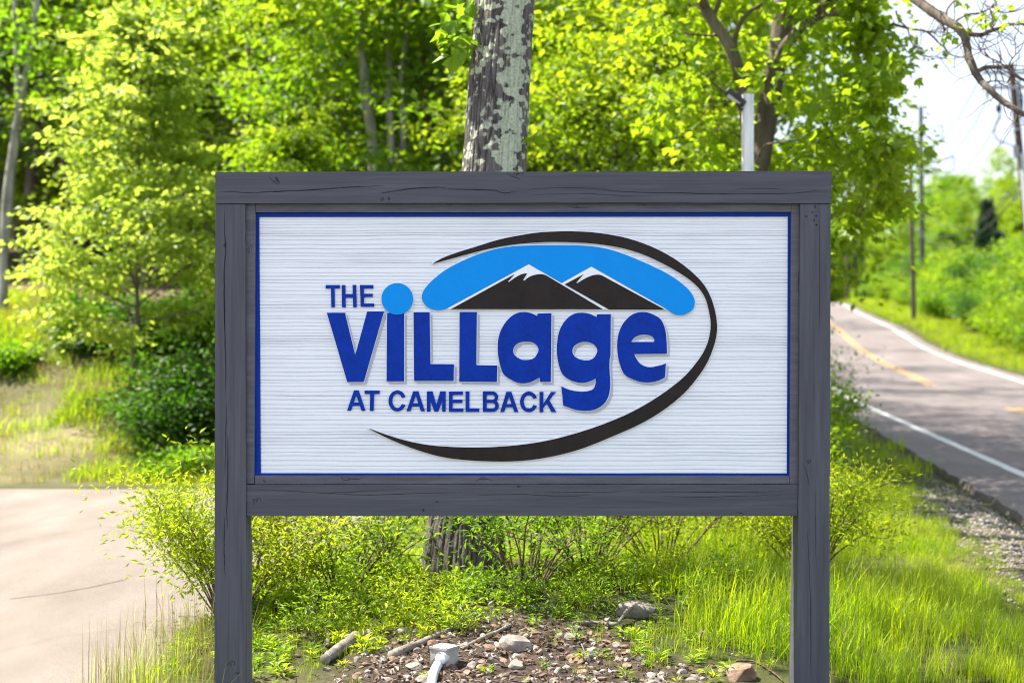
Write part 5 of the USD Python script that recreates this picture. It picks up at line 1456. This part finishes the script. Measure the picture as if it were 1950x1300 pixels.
stick("twisted grey stick lying in the grass under the middle of the sign", [(1092, 1194, 0.01), (1130, 1192, 0.01), (1172, 1196, 0.012), (1186, 1188, 0.03), (1198, 1180, 0.05), (1214, 1176, 0.06), (1238, 1182, 0.04)], 0.009, 0.010)
stick("straight grey stick leaning from the box towards the big pale stone", [(884, 1238), (920, 1218), (950, 1205), (972, 1194)], 0.013, 0.010)
stick("split weathered piece of wood left of the electrical box", [(746, 1252), (776, 1238), (806, 1226), (830, 1214), (862, 1200)], 0.026, 0.012, "driftwood")
stick("pale smooth log lying in weeds left of the box", [(619, 1266), (640, 1250), (662, 1234), (678, 1222)], 0.024, 0.030, "log", lift=0.03, sides=12, category="log")
stick("thin bent twig reaching up from the box to the trunk's foot", [(858, 1172), (880, 1164), (906, 1150), (930, 1132), (944, 1112)], 0.006, 0.004)
stick("thin pale twig below the twisted stick", [(1088, 1206), (1108, 1232), (1118, 1262)], 0.004, 0.003)
stick("dark forked twig draped over the brown block stone", [(1402, 1262), (1430, 1262), (1460, 1276), (1490, 1300)], 0.006, 0.003, m="twig")
stick("curved grey root lying in the shrubs left of the trunk", [(612, 1176), (622, 1200), (624, 1234)], 0.014, 0.010, "root", category="root")

# grey electrical box with a white conduit
c = ground_pix(846, 1262)
bx = thing("electrical_box", "grey outdoor electrical box on a bent white conduit among the stones", "electrical box", (c[0], c[1], c[2]), -33)
wb, hb = 0.098, 0.075
obj("housing", box(-wb / 2, wb / 2, -wb / 2, wb / 2, -0.03, hb), "box_grey", bx)
obj("lid", box(-wb / 2 - 0.005, wb / 2 + 0.005, -wb / 2 - 0.005, wb / 2 + 0.005, hb + 0.001, hb + 0.010), "box_grey", bx)
for sx_ in (-1, 1):
    for sy2 in (-1, 1):
        cyl_ = trimesh.creation.cylinder(0.0035, 0.004, sections=10)
        cyl_.apply_translation((sx_ * 0.042, sy2 * 0.042, hb + 0.012))
        obj("screw", cyl_, "screw", bx)
dl_ = lambda px, py, dy: None
rz_ = math.radians(33)
def to_box(w):
    v = np.asarray(w) - c
    return np.array([v[0] * math.cos(rz_) - v[1] * math.sin(rz_), v[0] * math.sin(rz_) + v[1] * math.cos(rz_), v[2]])
up_ = np.array([0, 0, 0.024])
cp = [c + [0.004, -0.030, 0.036], c + [-0.012, -0.078, 0.040], ground_pix(838, 1268) + up_ * 1.25, ground_pix(829, 1283) + up_, ground_pix(823, 1302) + up_ * 0.9, ground_pix(819, 1335) + up_ * 0.6]
cp = catmull(np.array([to_box(q_) for q_ in cp]), 30)
obj("conduit", tube(cp, np.where(np.arange(30) < 4, 0.0285, 0.0235), 18), "pvc", bx, smooth=40)

# white post with a floodlight behind the sign
pz = at(1424, 180, 12.0)
gz = ground_at(pz[0], 12.0)
lp = thing("light_post", "weathered white square post with a black floodlight behind the sign's top beam", "lamp post", (pz[0], 12.0, gz), 4)
hz = pz[2] - gz
ppoly = sbox(-0.043, -0.043, 0.043, 0.043).buffer(-0.006).buffer(0.006, join_style=1)
pm = trimesh.creation.extrude_polygon(ppoly, hz + 0.3, engine="earcut")
pm.apply_translation((0, 0, -0.3))
obj("post", pm, "white_post_paint", lp)
obj("post_top", trimesh.creation.extrude_polygon(ppoly.buffer(-0.012), 0.006, engine="earcut").apply_translation((0, 0, hz)), "bark", lp)
head = Soup().add(trimesh.creation.extrude_polygon(sbox(-0.085, -0.055, 0.085, 0.055).buffer(0.012), 0.035, engine="earcut"))
for k_ in range(6):
    head.add(box(-0.075 + k_ * 0.026, -0.064 + k_ * 0.026 + 0.002, -0.045, 0.045, 0.035, 0.052))
hv, hf = head.get()
a_t = math.radians(38)
Ry = np.array([[math.cos(a_t), 0, math.sin(a_t)], [0, 1, 0], [-math.sin(a_t), 0, math.cos(a_t)]])
hc = np.array([-0.125, -0.02, hz - 0.045])
obj("floodlight", (hv @ Ry.T + hc, hf), "lamp_black", lp)
lv_ = np.asarray(box(-0.06, 0.065, -0.045, 0.045, -0.006, -0.001).vertices)
obj("lens", (lv_ @ Ry.T + hc, np.asarray(box(0, 1, 0, 1, 0, 1).faces)), "lamp_lens", lp)
obj("bracket", tube(np.array([[-0.045, 0, hz - 0.13], [-0.07, -0.01, hz - 0.125], [-0.10, -0.02, hz - 0.075]]), 0.012, 8), "lamp_black", lp, smooth=40)

# ---------------------------------------------------------------- utility poles and wires
def pole(label, top, base, r0, r1, m="pole_wood", name="utility_pole"):
    b = np.asarray(base, float)
    t = thing(name, label, "utility pole", b)
    tp = np.asarray(top) - b
    obj("shaft", tube(np.array([[0, 0, -0.5], tp * 0.5, tp]), [r0, (r0 + r1) / 2, r1], 14), m, t, smooth=40)
    return t, b


def local(b, pts):
    return np.asarray(pts, float) - b


NY = 52.0
nb = at(1985, 715, NY)
nb[2] = ground_at(nb[0], NY)
ntop = at(1925, 122, NY)
npole, b = pole("nearest brown wooden utility pole with crossarms at the right edge", ntop, nb, 0.16, 0.12)
for (py, xl, xr, w_) in ((139, 1871, 1985, 0.055), (167, 1876, 1990, 0.055)):
    ctr = at((xl + xr) / 2, py, NY - 0.16)
    hw = (xr - xl) / 2 / FPX * NY
    obj("crossarm", box(*(np.array([ctr[0] - hw, ctr[0] + hw, ctr[1] - 0.05, ctr[1] + 0.05, ctr[2] - w_, ctr[2] + w_]) - np.repeat(b, 2))), "metal_grey", npole)
for (px, py0, py1, w_) in ((1880, 155, 186, 0.055), (1880, 128, 140, 0.04), (1901, 128, 140, 0.04), (1941, 150, 185, 0.06), (1946, 178, 212, 0.06), (1951, 128, 140, 0.04), (1902, 200, 214, 0.11)):
    p = np.array([at(px, py0, NY - 0.16), at(px, (py0 + py1) / 2, NY - 0.16), at(px, py1, NY - 0.16)])
    obj("insulator", tube(local(b, p), [w_ * 0.7, w_, w_ * 0.7], 8), "pole_dark", npole, smooth=40)
obj("canister", tube(local(b, [at(1934, 279, NY - 0.15), at(1934, 301, NY - 0.15)]), 0.11, 14), "metal_grey", npole, smooth=40)
obj("cable_guard", tube(local(b, [at(1946, 292, NY - 0.2), at(1957, 420, NY - 0.2), at(1972, 590, NY - 0.2)]), 0.11, 12), "pvc", npole, smooth=40)
for py in (247, 326, 358):
    px = 1925 + (py - 122) * 0.1015
    obj("band", tube(local(b, [at(px - 0.2, py - 1.5, NY), at(px + 0.2, py + 1.5, NY)]), 0.165, 14), "metal_grey", npole, smooth=40)
obj("drop_cable", tube(local(b, catmull(np.array([at(1904, 190, NY - .2), at(1905, 206, NY - .2), at(1903, 222, NY - .2), at(1895, 240, NY - .2), at(1894, 256, NY - .2), at(1902, 268, NY - .2), at(1918, 274, NY - .2), at(1936, 279, NY - .2)]), 30)), 0.028, 6), "pole_dark", npole, smooth=True)
obj("drop_cable", tube(local(b, catmull(np.array([at(1941, 185, NY - .2), at(1945, 215, NY - .2), at(1950, 235, NY - .2), at(1962, 250, NY - .2)]), 16)), 0.03, 6), "pole_dark", npole, smooth=True)

sb = at(1757, 480, 110)
sb[2] = ground_at(sb[0], 110) - 0.2
spole, b = pole("tall slim dark steel pole with two bracket arms beyond the maple", at(1753.5, 203, 110), sb, 0.20, 0.15, "pole_dark")
obj("collar", tube(local(b, [at(1754, 246, 110), at(1754, 258, 110)]), 0.26, 12), "pole_dark", spole, smooth=40)
for pts in ([(1757, 253), (1776, 243), (1795, 239)], [(1795, 239), (1795, 268)], [(1761, 254), (1770, 265), (1786, 269)], [(1758, 312), (1790, 303), (1817, 298)], [(1817, 298), (1817, 326)], [(1770, 318), (1790, 327), (1815, 326)]):
    thick = 0.075 if pts[0][1] > 300 and pts[0][0] == 1758 else 0.045
    obj("bracket_arm", tube(local(b, catmull(np.array([at(q_[0], q_[1], 110) for q_ in pts]), 8)), thick, 6), "pole_dark" if thick < 0.06 else "metal_grey", spole, smooth=True)

wb_ = at(1741, 611, 88)
wb_[2] = ground_at(wb_[0], 88) - 0.1
wpole, _ = pole("brown wooden utility pole standing in the grass at the road's far side", at(1733, 308, 88), wb_, 0.15, 0.11)
for px, lab in ((1615, "left one of the two thin distant poles at the bend of the road"), (1630.5, "right one of the two thin distant poles at the bend of the road")):
    Yp = 128.0
    pb = at(px, 515, Yp)
    pb[2] = ground_at(pb[0], Yp) - 0.1
    pole(lab, at(px - 2, 330, Yp), pb, 0.14, 0.11)


def wire(label, a, b_, sag, rad=0.018, group=None):
    a, b_ = np.asarray(a), np.asarray(b_)
    t = np.linspace(0, 1, 26)[:, None]
    p = a + (b_ - a) * t
    p[:, 2] -= sag * 4 * (t * (1 - t))[:, 0]
    obj("wire", tube(p, rad, 5), "wire", smooth=True, label=label, category="wire", group=group)


A = lambda px, py: at(px, py, NY)
wire("topmost wire running from the near pole's upper crossarm to the tall steel pole", A(1872, 137), at(1758, 292, 110), 0.8, 0.022)
wire("wire running from the near pole's lower crossarm to the tall steel pole", A(1882, 186), at(1758, 290, 110), 1.5, 0.022)
wire("slack wire hanging under the others between the near pole and the steel pole", A(1906, 222), at(1760, 297, 110), 2.0, 0.022)
wire("faint wire sloping from the near pole's shaft down to the wooded hill", A(1933, 246), at(1772, 366, 110), 0.6, 0.016)
wire("upper one of the three low cables in front of the wooded hill", A(1947, 335), at(1736, 374, 88), 1.9, 0.018)
wire("middle one of the three low cables in front of the wooded hill", A(1948, 346), at(1737, 428, 88), 1.3, 0.022)
wire("lowest one of the three low cables in front of the wooded hill", A(1949, 358), at(1738, 431, 88), 1.6, 0.024)
wire("cable from the wooden pole away to the distant poles, upper one", at(1737, 428, 88), at(1630, 398, 128), 0.9, 0.022)
wire("cable from the wooden pole away to the distant poles, lower one", at(1738, 431, 88), at(1630, 405, 128), 1.4, 0.022)
